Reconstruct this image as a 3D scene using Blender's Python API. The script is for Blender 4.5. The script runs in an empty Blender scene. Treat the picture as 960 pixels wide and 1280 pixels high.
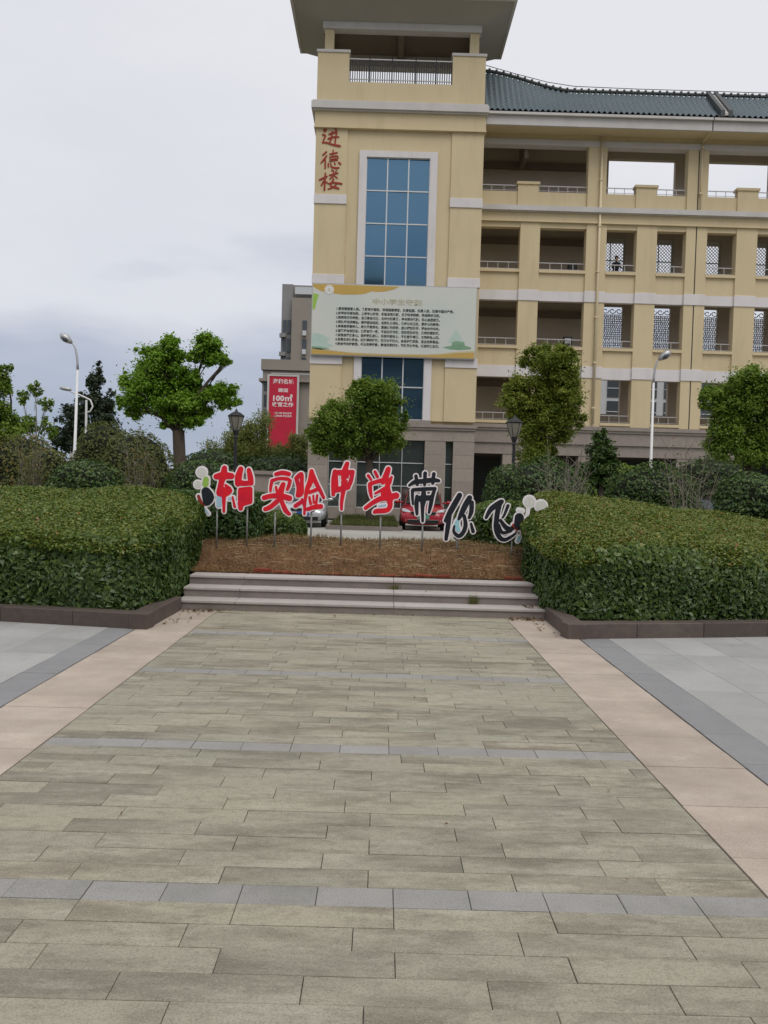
import bpy, bmesh, math, random
import numpy as np
from mathutils import Vector, Matrix
random.seed(7); rng = np.random.default_rng(11)
scn = bpy.context.scene
R = math.radians

# ------------------------------------------------------------------ camera
F_PX, W_PX, H_PX = 1032.0, 960.0, 1280.0
PITCH, YAW, ROLL, CAM_Z = R(1.798), R(0.218), R(1.63), 1.6
f0 = Vector((math.sin(YAW)*math.cos(PITCH), math.cos(YAW)*math.cos(PITCH), -math.sin(PITCH)))
r0 = Vector((math.cos(YAW), -math.sin(YAW), 0)); u0 = r0.cross(f0)
cr, sr = math.cos(ROLL), math.sin(ROLL)
rv = cr*r0 + sr*u0; uv = cr*u0 - sr*r0
cam = bpy.data.objects.new('camera', bpy.data.cameras.new('camera'))
scn.collection.objects.link(cam); scn.camera = cam
cam.matrix_world = Matrix(((rv.x, uv.x, -f0.x, 0), (rv.y, uv.y, -f0.y, 0), (rv.z, uv.z, -f0.z, CAM_Z), (0, 0, 0, 1)))
cam.data.sensor_fit = 'VERTICAL'; cam.data.sensor_height = 36; cam.data.lens = F_PX/H_PX*36
cam.data.clip_end = 3000; cam.data.clip_start = .05

# ------------------------------------------------------------------ sky, sun, exposure
SUN_EL, SUN_AZ = R(58), R(155)          # azimuth from +Y towards +X: behind the camera, a little to the right
world = bpy.data.worlds.new('World'); scn.world = world; world.use_nodes = True
nt = world.node_tree; nt.nodes.clear()
def N(tree, typ, **kw):
    n = tree.nodes.new(typ)
    for k, v in kw.items(): setattr(n, k, v)
    return n
out = N(nt, 'ShaderNodeOutputWorld'); bg = N(nt, 'ShaderNodeBackground')
sky = N(nt, 'ShaderNodeTexSky', sky_type='NISHITA', sun_disc=False, sun_elevation=SUN_EL, sun_rotation=SUN_AZ)
tc = N(nt, 'ShaderNodeTexCoord'); sep = N(nt, 'ShaderNodeSeparateXYZ')
nt.links.new(tc.outputs['Generated'], sep.inputs[0])
mp = N(nt, 'ShaderNodeMapping'); mp.inputs['Scale'].default_value = (1.0, 1.0, 3.2); mp.inputs['Location'].default_value = (.35, .2, .1)
nt.links.new(tc.outputs['Generated'], mp.inputs[0])
nz = N(nt, 'ShaderNodeTexNoise'); nz.inputs['Scale'].default_value = 2.2; nz.inputs['Detail'].default_value = 6; nz.inputs['Roughness'].default_value = .5
nt.links.new(mp.outputs[0], nz.inputs['Vector'])
# cloud deck: thick and blue grey towards the horizon, thinner and whiter higher up
ad = N(nt, 'ShaderNodeMath', operation='MULTIPLY_ADD'); ad.inputs[1].default_value = .80; 
nt.links.new(nz.outputs['Fac'], ad.inputs[0])
hz = N(nt, 'ShaderNodeMath', operation='MULTIPLY'); hz.inputs[1].default_value = 1.15
nt.links.new(sep.outputs['Z'], hz.inputs[0]); nt.links.new(hz.outputs[0], ad.inputs[2])
rp = N(nt, 'ShaderNodeValToRGB')
e = rp.color_ramp.elements
e[0].position = .36; e[0].color = (.36, .42, .54, 1)
e[1].position = .93; e[1].color = (.83, .835, .87, 1)
k = e.new(.54); k.color = (.50, .54, .645, 1)
k = e.new(.70); k.color = (.75, .765, .82, 1)
nt.links.new(ad.outputs[0], rp.inputs[0])
ns = N(nt, 'ShaderNodeVectorMath', operation='SCALE'); ns.inputs['Scale'].default_value = .1
nt.links.new(sky.outputs[0], ns.inputs[0])
mx = N(nt, 'ShaderNodeMix', data_type='RGBA'); mx.inputs['Factor'].default_value = .93
nt.links.new(ns.outputs[0], mx.inputs['A']); nt.links.new(rp.outputs[0], mx.inputs['B'])
nt.links.new(mx.outputs['Result'], bg.inputs['Color']); bg.inputs['Strength'].default_value = 1.0
nt.links.new(bg.outputs[0], out.inputs[0])
sl = bpy.data.lights.new('sun', 'SUN'); sl.energy = 1.5; sl.angle = R(35); sl.color = (1, .96, .9)
so = bpy.data.objects.new('sun', sl); scn.collection.objects.link(so)
sd = Vector((math.sin(SUN_AZ)*math.cos(SUN_EL), math.cos(SUN_AZ)*math.cos(SUN_EL), math.sin(SUN_EL)))
so.rotation_euler = sd.to_track_quat('Z', 'Y').to_euler(); so.location = (10, -20, 40)
vs = scn.view_settings; vs.view_transform = 'Standard'; vs.look = 'None'; vs.gamma = 1; vs.exposure = 0.0
try: vs.use_curve_mapping = False
except Exception: pass

# ------------------------------------------------------------------ helpers
COL = scn.collection
def at(px, py, Y):
    """world point seen at a photo pixel, at distance Y in front of the camera"""
    d = f0 + rv*((px-480)/F_PX) - uv*((py-640)/F_PX)
    return Vector((0, 0, CAM_Z)) + d*(Y/d.y)
def tag(o, label=None, cat=None, group=None, kind=None):
    if label: o['label'] = label
    if cat: o['category'] = cat
    if group: o['group'] = group
    if kind: o['kind'] = kind
    return o
def empty(name, loc, label=None, cat=None, group=None, kind=None, rz=0):
    o = bpy.data.objects.new(name, None); COL.objects.link(o); o.empty_display_size = .2
    o.location = loc; o.rotation_euler = (0, 0, rz)
    return tag(o, label, cat, group, kind)
def link(name, me, mat, parent=None):
    o = bpy.data.objects.new(name, me); COL.objects.link(o)
    if mat is not None and not me.materials: me.materials.append(mat)
    if parent is not None:
        o.parent = parent
        if parent.type == 'EMPTY': o.matrix_parent_inverse = (Matrix.Translation(parent.location) @ Matrix.Rotation(parent.rotation_euler.z, 4, 'Z')).inverted()
    return o
def copy_tree(o, parent=None):
    c = o.copy(); COL.objects.link(c); c.parent = parent
    for ch in [x for x in KIDS.get(o.name, [])]: copy_tree(ch, c)
    return c
KIDS = {}
class MB:
    def __init__(s): s.v = []; s.f = []
    def box(s, x0, x1, y0, y1, z0, z1):
        n = len(s.v)
        s.v += [(x0,y0,z0),(x1,y0,z0),(x1,y1,z0),(x0,y1,z0),(x0,y0,z1),(x1,y0,z1),(x1,y1,z1),(x0,y1,z1)]
        s.f += [tuple(n+i for i in q) for q in ((0,3,2,1),(4,5,6,7),(0,1,5,4),(1,2,6,5),(2,3,7,6),(3,0,4,7))]
        return s
    def poly(s, pts):
        n = len(s.v); s.v += [tuple(p) for p in pts]; s.f.append(tuple(range(n, n+len(pts)))); return s
    def prism(s, pts, d):
        """closed solid: polygon pts moved by vector d"""
        n = len(s.v); k = len(pts); d = Vector(d)
        s.v += [tuple(p) for p in pts] + [tuple(Vector(p)+d) for p in pts]
        s.f.append(tuple(range(n+k-1, n-1, -1))); s.f.append(tuple(range(n+k, n+2*k)))
        for i in range(k):
            j = (i+1) % k; s.f.append((n+i, n+j, n+k+j, n+k+i))
        return s
    def tube(s, pts, rad, n=8, cap=True):
        pts = [Vector(p) for p in pts]
        if not hasattr(rad, '__len__'): rad = [rad]*len(pts)
        b = len(s.v); a = None
        for i, p in enumerate(pts):
            t = (pts[min(i+1, len(pts)-1)] - pts[max(i-1, 0)])
            t = t.normalized() if t.length > 1e-9 else Vector((0, 0, 1))
            if a is None:
                a = t.orthogonal().normalized()
            else:
                a = (a - t*a.dot(t)); a = a.normalized() if a.length > 1e-6 else t.orthogonal().normalized()
            c = t.cross(a)
            for j in range(n):
                w = 2*math.pi*j/n
                s.v.append(tuple(p + (a*math.cos(w) + c*math.sin(w))*rad[i]))
        for i in range(len(pts)-1):
            for j in range(n):
                j2 = (j+1) % n
                s.f.append((b+i*n+j, b+i*n+j2, b+(i+1)*n+j2, b+(i+1)*n+j))
        if cap:
            s.f.append(tuple(b+j for j in reversed(range(n)))); s.f.append(tuple(b+(len(pts)-1)*n+j for j in range(n)))
        return s
    def lathe(s, prof, c=(0, 0, 0), n=16, axis='z'):
        b = len(s.v)
        for r, h in prof:
            for j in range(n):
                w = 2*math.pi*j/n; x, y = r*math.cos(w), r*math.sin(w)
                if axis == 'z': s.v.append((c[0]+x, c[1]+y, c[2]+h))
                elif axis == 'x': s.v.append((c[0]+h, c[1]+x, c[2]+y))
                else: s.v.append((c[0]+x, c[1]+h, c[2]+y))
        for i in range(len(prof)-1):
            for j in range(n):
                j2 = (j+1) % n; s.f.append((b+i*n+j, b+i*n+j2, b+(i+1)*n+j2, b+(i+1)*n+j))
        s.f.append(tuple(b+j for j in reversed(range(n)))); s.f.append(tuple(b+(len(prof)-1)*n+j for j in range(n)))
        return s
    def mesh(s, name, smooth=False, bevel=0):
        me = bpy.data.meshes.new(name); me.from_pydata(s.v, [], s.f)
        bm = bmesh.new(); bm.from_mesh(me)
        bmesh.ops.recalc_face_normals(bm, faces=bm.faces)
        if bevel: bmesh.ops.bevel(bm, geom=bm.edges[:], offset=bevel, segments=1, affect='EDGES', clamp_overlap=True)
        bm.to_mesh(me); bm.free()
        if smooth: me.polygons.foreach_set('use_smooth', [True]*len(me.polygons))
        return me
    def build(s, name, mat, parent=None, smooth=False, bevel=0):
        o = link(name, s.mesh(name, smooth, bevel), mat, parent)
        if parent is not None: KIDS.setdefault(parent.name, []).append(o)
        return o
def fastmesh(name, V, nper, tint=None):
    """V (n*nper,3): separate polygons of nper corners each, with a per-face 'tint' attribute"""
    me = bpy.data.meshes.new(name); nv = len(V); nf = nv//nper
    me.vertices.add(nv); me.vertices.foreach_set('co', np.ascontiguousarray(V, dtype=np.float32).ravel())
    me.loops.add(nv); me.loops.foreach_set('vertex_index', np.arange(nv, dtype=np.int32))
    me.polygons.add(nf); me.polygons.foreach_set('loop_start', np.arange(0, nv, nper, dtype=np.int32))
    try: me.polygons.foreach_set('loop_total', np.full(nf, nper, dtype=np.int32))
    except Exception: pass
    if tint is not None:
        at_ = me.attributes.new('tint', 'FLOAT', 'FACE'); at_.data.foreach_set('value', np.asarray(tint, dtype=np.float32))
    me.update(calc_edges=True); return me
def leaf_mesh(name, P, Nn, size, tint, aspect=.5, fold=.18, droop=None):
    n = len(P); Nn = Nn/np.maximum(np.linalg.norm(Nn, axis=1, keepdims=True), 1e-6)
    t = rng.normal(size=(n, 3))
    if droop is not None: t = t*.6 + np.array(droop)
    t -= Nn*(t*Nn).sum(1, keepdims=True); t /= np.maximum(np.linalg.norm(t, axis=1, keepdims=True), 1e-6)
    b = np.cross(Nn, t); s = np.asarray(size)[:, None]
    base = P - t*s*.5; tip = P + t*s*.5
    L = P + b*s*aspect*.5 + Nn*s*fold - t*s*.05; Rr = P - b*s*aspect*.5 + Nn*s*fold - t*s*.05
    V = np.stack([base, L, tip, Rr], 1).reshape(-1, 3)
    return fastmesh(name, V, 4, tint)

# ------------------------------------------------------------------ materials
def principled(name):
    m = bpy.data.materials.new(name); m.use_nodes = True
    t = m.node_tree; p = t.nodes['Principled BSDF']; return m, t, p
def noise_of(t, scale, stretch=(1, 1, 1), detail=4, rough=.55, vec=None, loc=(0, 0, 0)):
    if vec is None:
        g = N(t, 'ShaderNodeNewGeometry'); vec = g.outputs['Position']
    m = N(t, 'ShaderNodeMapping'); m.inputs['Scale'].default_value = stretch; m.inputs['Location'].default_value = loc
    t.links.new(vec, m.inputs[0])
    n = N(t, 'ShaderNodeTexNoise'); n.inputs['Scale'].default_value = scale; n.inputs['Detail'].default_value = detail; n.inputs['Roughness'].default_value = rough
    t.links.new(m.outputs[0], n.inputs['Vector']); return n.outputs['Fac']
def ramp(t, fac, stops):
    r = N(t, 'ShaderNodeValToRGB'); el = r.color_ramp.elements
    while len(el) < len(stops): el.new(.5)
    for e_, (p, c) in zip(el, sorted(stops)): e_.position = p; e_.color = (*c, 1)
    t.links.new(fac, r.inputs[0]); return r.outputs[0]
def mixc(t, fac, a, b, mode='MIX'):
    m = N(t, 'ShaderNodeMix', data_type='RGBA', blend_type=mode)
    for sock, v in (('Factor', fac), ('A', a), ('B', b)):
        if isinstance(v, (int, float)): m.inputs[sock].default_value = v
        elif isinstance(v, tuple): m.inputs[sock].default_value = (*v, 1)
        else: t.links.new(v, m.inputs[sock])
    return m.outputs['Result']
def maprange(t, v, a, b, c, d):
    m = N(t, 'ShaderNodeMapRange'); t.links.new(v, m.inputs[0])
    for i, x in enumerate((a, b, c, d)): m.inputs[i+1].default_value = x
    return m.outputs[0]
def bump(t, p, fac, strength, dist=.01):
    b = N(t, 'ShaderNodeBump'); b.inputs['Strength'].default_value = strength; b.inputs['Distance'].default_value = dist
    t.links.new(fac, b.inputs['Height']); t.links.new(b.outputs[0], p.inputs['Normal'])
def mat(name, col, col2=None, scale=3, rough=.8, bmp=0, bscale=60, stretch=(1, 1, 1), orand=0, spec=.3, metal=0, dirt=None, dstretch=(1, 1, 1), dscale=1.2, dlo=.5, dhi=.75, speck=0):
    m, t, p = principled(name); p.inputs['Roughness'].default_value = rough; p.inputs['Specular IOR Level'].default_value = spec; p.inputs['Metallic'].default_value = metal
    c = col
    if col2: c = mixc(t, maprange(t, noise_of(t, scale, stretch), .3, .7, 0, 1), col, col2)
    if dirt: c = mixc(t, maprange(t, noise_of(t, dscale, dstretch, detail=6, rough=.65, loc=(3, 7, 1)), dlo, dhi, 0, .8), c, dirt)
    if speck:
        c = mixc(t, maprange(t, noise_of(t, 150, detail=2, rough=.8), .46, .70, 0, speck), c, tuple(v*.42 for v in col))
        c = mixc(t, maprange(t, noise_of(t, 190, detail=2, rough=.8, loc=(5, 1, 2)), .55, .74, 0, speck), c, tuple(min(.9, v*1.5) for v in col))
        c = mixc(t, maprange(t, noise_of(t, 7, detail=8, rough=.75, loc=(2, 6, 1)), .52, .72, 0, speck*.8), c, tuple(v*.62 for v in col))
    if orand:
        oi = N(t, 'ShaderNodeObjectInfo'); v = maprange(t, oi.outputs['Random'], 0, 1, 1-orand, 1+orand)
        cb = N(t, 'ShaderNodeCombineColor'); [t.links.new(v, cb.inputs[i]) for i in range(3)]
        c = mixc(t, 1.0, c, cb.outputs[0], 'MULTIPLY')
    if isinstance(c, tuple): p.inputs['Base Color'].default_value = (*c, 1)
    else: t.links.new(c, p.inputs['Base Color'])
    if bmp: bump(t, p, noise_of(t, bscale, detail=3), bmp)
    return m
def leafmat(name, stops, rough=.5, trans=.25, spec=.35):
    m, t, p = principled(name)
    a = N(t, 'ShaderNodeAttribute', attribute_name='tint')
    c = ramp(t, a.outputs['Fac'], stops)
    t.links.new(c, p.inputs['Base Color']); p.inputs['Roughness'].default_value = rough; p.inputs['Specular IOR Level'].default_value = spec
    tr = N(t, 'ShaderNodeBsdfTranslucent'); t.links.new(c, tr.inputs[0])
    ms = N(t, 'ShaderNodeMixShader'); ms.inputs[0].default_value = trans
    t.links.new(p.outputs[0], ms.inputs[1]); t.links.new(tr.outputs[0], ms.inputs[2])
    t.links.new(ms.outputs[0], t.nodes['Material Output'].inputs[0]); return m
def glassmat(name, tint, rough=.06):
    m, t, p = principled(name)
    p.inputs['Base Color'].default_value = (*tint, 1); p.inputs['Metallic'].default_value = .85; p.inputs['Roughness'].default_value = rough
    bump(t, p, noise_of(t, .9, detail=2), .02, .05); return m

M = {}
M['yellow'] = mat('painted_yellow_plaster', (.63, .52, .33), (.595, .49, .31), .8, .85, .15, 90, dirt=(.43, .355, .22), dstretch=(1.6, 1.6, .25), dscale=.9, dlo=.52, dhi=.95)
M['white'] = mat('painted_white_plaster', (.70, .665, .66), (.65, .62, .615), 1.5, .8, .1, 90, dirt=(.5, .47, .44), dstretch=(1.5, 1.5, .3), dlo=.5, dhi=1)
M['trim'] = mat('pale_grey_trim', (.58, .55, .53), (.52, .50, .48), 1.2, .8, dirt=(.40, .37, .34), dstretch=(1, 1, .3), dlo=.5, dhi=1)
M['soffit'] = mat('grey_soffit_paint', (.40, .375, .33), (.36, .34, .30), .7, .9)
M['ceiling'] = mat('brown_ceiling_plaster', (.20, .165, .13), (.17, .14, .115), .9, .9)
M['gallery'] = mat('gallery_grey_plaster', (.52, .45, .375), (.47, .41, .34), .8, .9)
M['stone'] = mat('brown_grey_stone_cladding', (.335, .285, .245), (.29, .25, .215), 6, .65, .1, 40, orand=.09)
M['stonetrim'] = mat('stone_moulding', (.31, .265, .23), (.26, .225, .2), 4, .7, .1, 40)
M['pipe'] = mat('cream_pipe_plastic', (.66, .56, .38), rough=.5)
M['metal'] = mat('grey_metal', (.45, .45, .46), rough=.45, metal=.6)
M['railmetal'] = mat('pale_rail_metal', (.50, .49, .48), rough=.5, metal=.3)
M['darkmetal'] = mat('dark_metal', (.035, .035, .038), rough=.5, metal=.3)
M['mullion'] = mat('white_aluminium', (.62, .63, .64), rough=.4, metal=.2)
M['glass'] = glassmat('blue_coated_glass', (.105, .205, .30))
M['glassg'] = glassmat('green_dark_glass', (.19, .23, .215), .09)
M['tile'] = mat('grey_teal_roof_tile', (.125, .165, .185), (.16, .195, .21), 9, .36, .1, 30, dirt=(.20, .21, .205), dscale=3, dlo=.55, dhi=.9)
M['ridge'] = mat('dark_ridge_tile', (.055, .06, .062), (.08, .085, .08), 8, .5)
M['red'] = mat('letter_red', (.84, .016, .026), (.62, .014, .045), 5, .45)
M['redpaint'] = mat('calligraphy_red', (.36, .035, .02), (.24, .03, .018), 4, .6)
M['black'] = mat('letter_black', (.013, .016, .022), (.02, .024, .032), 7, .45)
M['board'] = mat('white_letter_board', (.88, .84, .85), (.84, .77, .79), 6, .5)
M['boardplain'] = mat('white_plain_board', (.80, .80, .80), rough=.5)
M['cyan'] = mat('pale_cyan_print', (.33, .62, .68), rough=.5)
M['lblue'] = mat('pale_blue_print', (.40, .58, .72), rough=.5)
M['leafprint'] = mat('leaf_green_print', (.32, .52, .10), rough=.5)
M['post'] = mat('dull_steel_post', (.26, .26, .25), (.18, .18, .17), 30, .55, metal=.4)
M['granite'] = mat('brown_granite_kerb', (.115, .088, .075), (.085, .066, .058), 14, .55, .05, 120, orand=.16, dirt=(.16, .14, .11), dscale=2.5, dlo=.55, dhi=.9)
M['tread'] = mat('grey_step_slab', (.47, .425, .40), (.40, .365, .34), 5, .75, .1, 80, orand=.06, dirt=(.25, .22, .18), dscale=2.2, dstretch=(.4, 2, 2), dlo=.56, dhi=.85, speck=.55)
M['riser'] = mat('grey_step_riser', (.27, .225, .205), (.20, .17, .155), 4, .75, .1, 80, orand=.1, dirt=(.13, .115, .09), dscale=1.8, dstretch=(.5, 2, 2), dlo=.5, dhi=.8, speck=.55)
M['pink'] = mat('pinkish_stone_slab', (.495, .42, .35), (.42, .345, .285), 3.5, .8, .1, 120, orand=.06, dirt=(.30, .245, .195), dscale=1.7, dstretch=(.8, 1.1, 1), dlo=.42, dhi=.72, speck=.55)
M['gstrip'] = mat('mid_grey_granite_strip', (.265, .263, .265), (.24, .238, .24), 3, .75, .1, 150, orand=.04, speck=.55)
M['gtile'] = mat('light_grey_granite_tile', (.37, .368, .358), (.335, .332, .32), 2.5, .75, .1, 150, orand=.09, dirt=(.27, .27, .25), dscale=1.3, dlo=.5, dhi=.8, speck=.55)
M['gpaver'] = mat('lilac_grey_paver', (.315, .305, .29), (.28, .27, .255), 4, .75, .12, 150, orand=.07, dirt=(.20, .195, .16), dscale=2.5, dlo=.5, dhi=.8, speck=.55)
M['bed'] = mat('dark_joint_sand', (.06, .055, .043), rough=.95)
M['concrete'] = mat('pale_concrete_road', (.40, .385, .35), (.34, .33, .30), .7, .9, .1, 60, dirt=(.25, .24, .2), dscale=.5, dlo=.5, dhi=.8)
M['ground'] = mat('grass_and_soil', (.075, .085, .03), (.10, .085, .045), .8, .95, .4, 25)
M['soil'] = mat('dry_grass_soil', (.16, .085, .045), (.21, .12, .058), 5, .95, .6, 30, dirt=(.085, .05, .025), dscale=2, dlo=.45, dhi=.7)
M['darksoil'] = mat('dark_planter_soil', (.03, .025, .018), rough=.95)
M['brick'] = mat('red_brick', (.25, .05, .028), (.17, .04, .025), 20, .9, .3, 80, orand=.25)
M['bark'] = mat('brown_bark', (.085, .065, .048), (.05, .04, .03), 14, .95, .7, 40, stretch=(1, 1, .25))
M['twig'] = mat('bare_grey_twig', (.27, .235, .19), (.19, .165, .13), 10, .9)
M['palebark'] = mat('pale_bark', (.22, .20, .16), (.15, .14, .11), 10, .9)
M['core'] = mat('shaded_twig_core', (.022, .026, .012), (.012, .015, .008), 12, .95)  # near-black: shade among the inner twigs put into the colour
M['lampwhite'] = mat('white_lamp_paint', (.72, .72, .72), rough=.4)
M['lampglass'] = mat('lantern_frosted_glass', (.24, .225, .18), rough=.35)
M['carred'] = mat('red_car_paint', (.34, .012, .025), rough=.22, spec=.6)
M['carsilver'] = mat('silver_car_paint', (.50, .51, .52), rough=.25, metal=.5)
M['cargrey'] = mat('dark_blue_car_paint', (.03, .04, .07), rough=.22, spec=.6)
M['carglass'] = glassmat('car_window_glass', (.10, .115, .12), .05)
M['tyre'] = mat('black_tyre', (.012, .012, .012), rough=.85)
M['rim'] = mat('alloy_rim', (.45, .45, .46), rough=.35, metal=.7)
M['chrome'] = mat('chrome_trim', (.65, .65, .66), rough=.2, metal=.9)
M['headlamp'] = mat('clear_headlamp', (.62, .64, .66), rough=.12, metal=.4)
M['plateblue'] = mat('blue_number_plate', (.03, .09, .36), rough=.4)
M['plategreen'] = mat('green_number_plate', (.10, .28, .22), rough=.4)
M['plastic'] = mat('black_plastic', (.015, .015, .016), rough=.6)
M['bill'] = mat('pale_billboard_print', (.56, .60, .565), (.63, .63, .57), .55, .5)
M['gold'] = mat('gold_billboard_print', (.56, .36, .09), (.50, .34, .10), 1.2, .5)
M['paleline'] = mat('pale_gold_print', (.58, .50, .30), rough=.5)
M['billgreen'] = mat('misty_green_print', (.16, .30, .17), (.28, .42, .30), 2.5, .5)
M['billmist'] = mat('pale_mist_print', (.42, .56, .50), (.50, .60, .52), 2, .5)
M['ink'] = mat('dark_print_ink', (.05, .055, .055), rough=.5)
M['greyink'] = mat('title_print_ink', (.47, .44, .30), rough=.5)
M['banner'] = mat('crimson_banner_cloth', (.56, .022, .055), (.50, .02, .05), 1, .6)
M['whiteink'] = mat('white_print_ink', (.80, .74, .74), rough=.6)
M['farwall'] = mat('far_brown_facade', (.30, .265, .23), (.27, .24, .21), .3, .9)
M['fargrey'] = mat('far_grey_facade', (.27, .265, .26), (.24, .235, .23), .2, .9)
M['farglass'] = mat('far_dark_window', (.06, .07, .08), rough=.25, spec=.5)
M['farwhite'] = mat('far_white_facade', (.55, .56, .58), rough=.85)
M['lattice'] = mat('white_lattice', (.52, .53, .54), rough=.6)
M['skin'] = mat('skin', (.40, .24, .17), rough=.55)
M['cloth'] = mat('dark_cloth', (.022, .022, .03), rough=.9)
M['hair'] = mat('black_hair', (.01, .009, .008), rough=.6)
M['puff'] = mat('white_flower_print', (.72, .72, .68), (.62, .62, .56), 30, .6)
M['deadleaf'] = leafmat('fallen_leaf', [(0, (.10, .05, .025)), (.5, (.20, .12, .06)), (1, (.33, .26, .17))], .7, .1)
M['straw'] = leafmat('dry_straw', [(0, (.11, .056, .028)), (.45, (.22, .125, .055)), (.8, (.34, .215, .10)), (.93, (.20, .20, .06)), (1, (.62, .50, .29))], .8, .1, .2)
M['grassblade'] = leafmat('verge_grass', [(0, (.05, .07, .018)), (.6, (.10, .12, .035)), (1, (.18, .17, .06))], .7, .2, .2)
# leaf kinds
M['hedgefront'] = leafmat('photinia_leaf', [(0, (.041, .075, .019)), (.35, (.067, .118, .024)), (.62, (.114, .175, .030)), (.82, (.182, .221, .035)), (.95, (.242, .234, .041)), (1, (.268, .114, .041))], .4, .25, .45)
M['bushdark'] = leafmat('dark_bush_leaf', [(0, (.033, .068, .017)), (.6, (.063, .121, .024)), (1, (.131, .193, .041))], .45, .25, .4)
M['treebright'] = leafmat('bright_camphor_leaf', [(0, (.113, .228, .021)), (.5, (.189, .350, .031)), (1, (.313, .490, .053))], .5, .42)
M['treeround'] = leafmat('round_tree_leaf', [(0, (.101, .179, .028)), (.5, (.172, .272, .035)), (1, (.294, .379, .059))], .5, .4)
M['treeyellow'] = leafmat('yellowish_tree_leaf', [(0, (.107, .159, .024)), (.5, (.198, .258, .034)), (1, (.344, .344, .059))], .5, .4)
M['conifer'] = leafmat('dark_evergreen_leaf', [(0, (0.029, 0.049, 0.026)), (1, (0.072, 0.101, 0.049))], .6, .2)
M['olive'] = leafmat('olive_scrub_leaf', [(0, (.079, .101, .026)), (.6, (.144, .166, .046)), (.9, (.230, .202, .065)), (1, (.346, .173, .050))], .6, .35)
M['bamboo'] = leafmat('bamboo_leaf', [(0, (.124, .179, .034)), (.6, (.248, .290, .069)), (1, (.442, .414, .166))], .5, .45)

def text_mesh(name, body, size, mat_, parent, loc, align='LEFT', bold=0.0, depth=.004, sx=1.0):
    """lettering facing -Y, built from the built-in font"""
    cu = bpy.data.curves.new(name, 'FONT'); cu.body = body; cu.size = size; cu.align_x = align; cu.extrude = depth/2; cu.offset = bold
    cu.resolution_u = 2
    to = bpy.data.objects.new('tmp', cu); COL.objects.link(to)
    dg = bpy.context.evaluated_depsgraph_get(); me = bpy.data.meshes.new_from_object(to.evaluated_get(dg))
    bpy.data.objects.remove(to); bpy.data.curves.remove(cu)
    co = np.empty(len(me.vertices)*3, dtype=np.float32); me.vertices.foreach_get('co', co); co = co.reshape(-1, 3)
    V = np.stack([co[:, 0]*sx + loc[0], -co[:, 2] + loc[1], co[:, 1] + loc[2]], 1)
    me.vertices.foreach_set('co', V.ravel().astype(np.float32)); me.materials.clear(); me.update()
    return link(name, me, mat_, parent)

def sdf_shape(strokes, grow, cell, to_world, y0, depth, name, mat_, parent, pad=20, holes=()):
    """solid plate with the outline of a set of brush strokes: strokes = lists of (x, y, r) in drawing units"""
    def smooth(s):
        if len(s) < 3: return s
        o = []; q = [s[0]] + list(s) + [s[-1]]
        for i in range(1, len(q)-2):
            p0, p1, p2, p3 = (np.array(v, float) for v in q[i-1:i+3])
            for t in (0, .25, .5, .75): o.append(tuple(.5*((2*p1)+(-p0+p2)*t+(2*p0-5*p1+4*p2-p3)*t*t+(-p0+3*p1-3*p2+p3)*t**3)))
        o.append(tuple(s[-1])); return o
    strokes = [smooth(s) for s in strokes]
    pts = [p for s in strokes for p in s]
    x0 = min(p[0]-p[2] for p in pts)-pad; x1 = max(p[0]+p[2] for p in pts)+pad
    z0 = min(p[1]-p[2] for p in pts)-pad; z1 = max(p[1]+p[2] for p in pts)+pad
    xs = np.arange(x0, x1, cell); zs = np.arange(z0, z1, cell); GX, GZ = np.meshgrid(xs, zs)
    D = np.full(GX.shape, 1e9)
    for s in strokes:
        if len(s) == 1: s = [s[0], s[0]]
        for (ax, az, ar), (bx, bz, br) in zip(s[:-1], s[1:]):
            dx, dz = bx-ax, bz-az; L = dx*dx+dz*dz or 1e-9
            t = np.clip(((GX-ax)*dx + (GZ-az)*dz)/L, 0, 1)
            d = np.hypot(GX-ax-dx*t, GZ-az-dz*t) - (ar+(br-ar)*t); D = np.minimum(D, d)
    for (hx, hz_, hr) in holes: D = np.maximum(D, hr-np.hypot(GX-hx, GZ-hz_))
    D = D - grow
    verts = []; keyed = {}; faces = []; segs = []
    def vid(key, p):
        if key not in keyed: keyed[key] = len(verts); verts.append(p)
        return keyed[key]
    ny, nx = D.shape
    act = np.argwhere(np.minimum(np.minimum(D[:-1, :-1], D[1:, :-1]), np.minimum(D[:-1, 1:], D[1:, 1:])) < 0)
    for j, i in act:
        cs = [(j, i), (j, i+1), (j+1, i+1), (j+1, i)]; ring = []; cross = []
        for a in range(4):
            c, d = cs[a], cs[(a+1) % 4]; dc, dd = D[c], D[d]
            if dc < 0: ring.append(vid(('p', c), (xs[c[1]], zs[c[0]])))
            if (dc < 0) != (dd < 0):
                t = dc/(dc-dd); lo, hi = (c, d) if c < d else (d, c)
                v = vid(('e', lo, hi), (xs[c[1]]+(xs[d[1]]-xs[c[1]])*t, zs[c[0]]+(zs[d[0]]-zs[c[0]])*t))
                ring.append(v); cross.append((v, dc < 0))
        if len(ring) >= 3: faces.append(ring)
        if len(cross) == 2: segs.append((cross[0][0], cross[1][0]))
    n = len(verts); V = []
    for yy in (y0, y0+depth):
        for (a, b) in verts:
            X, Z = to_world(a, b); V.append((X, yy, Z))
    Fc = [tuple(f) for f in faces] + [tuple(n+q for q in reversed(f)) for f in faces] + [(a, b, n+b, n+a) for a, b in segs]
    me = bpy.data.meshes.new(name); me.from_pydata(V, [], Fc)
    bm = bmesh.new(); bm.from_mesh(me); bmesh.ops.recalc_face_normals(bm, faces=bm.faces)
    bm.to_mesh(me); bm.free()
    o = link(name, me, mat_, parent); return o

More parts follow.
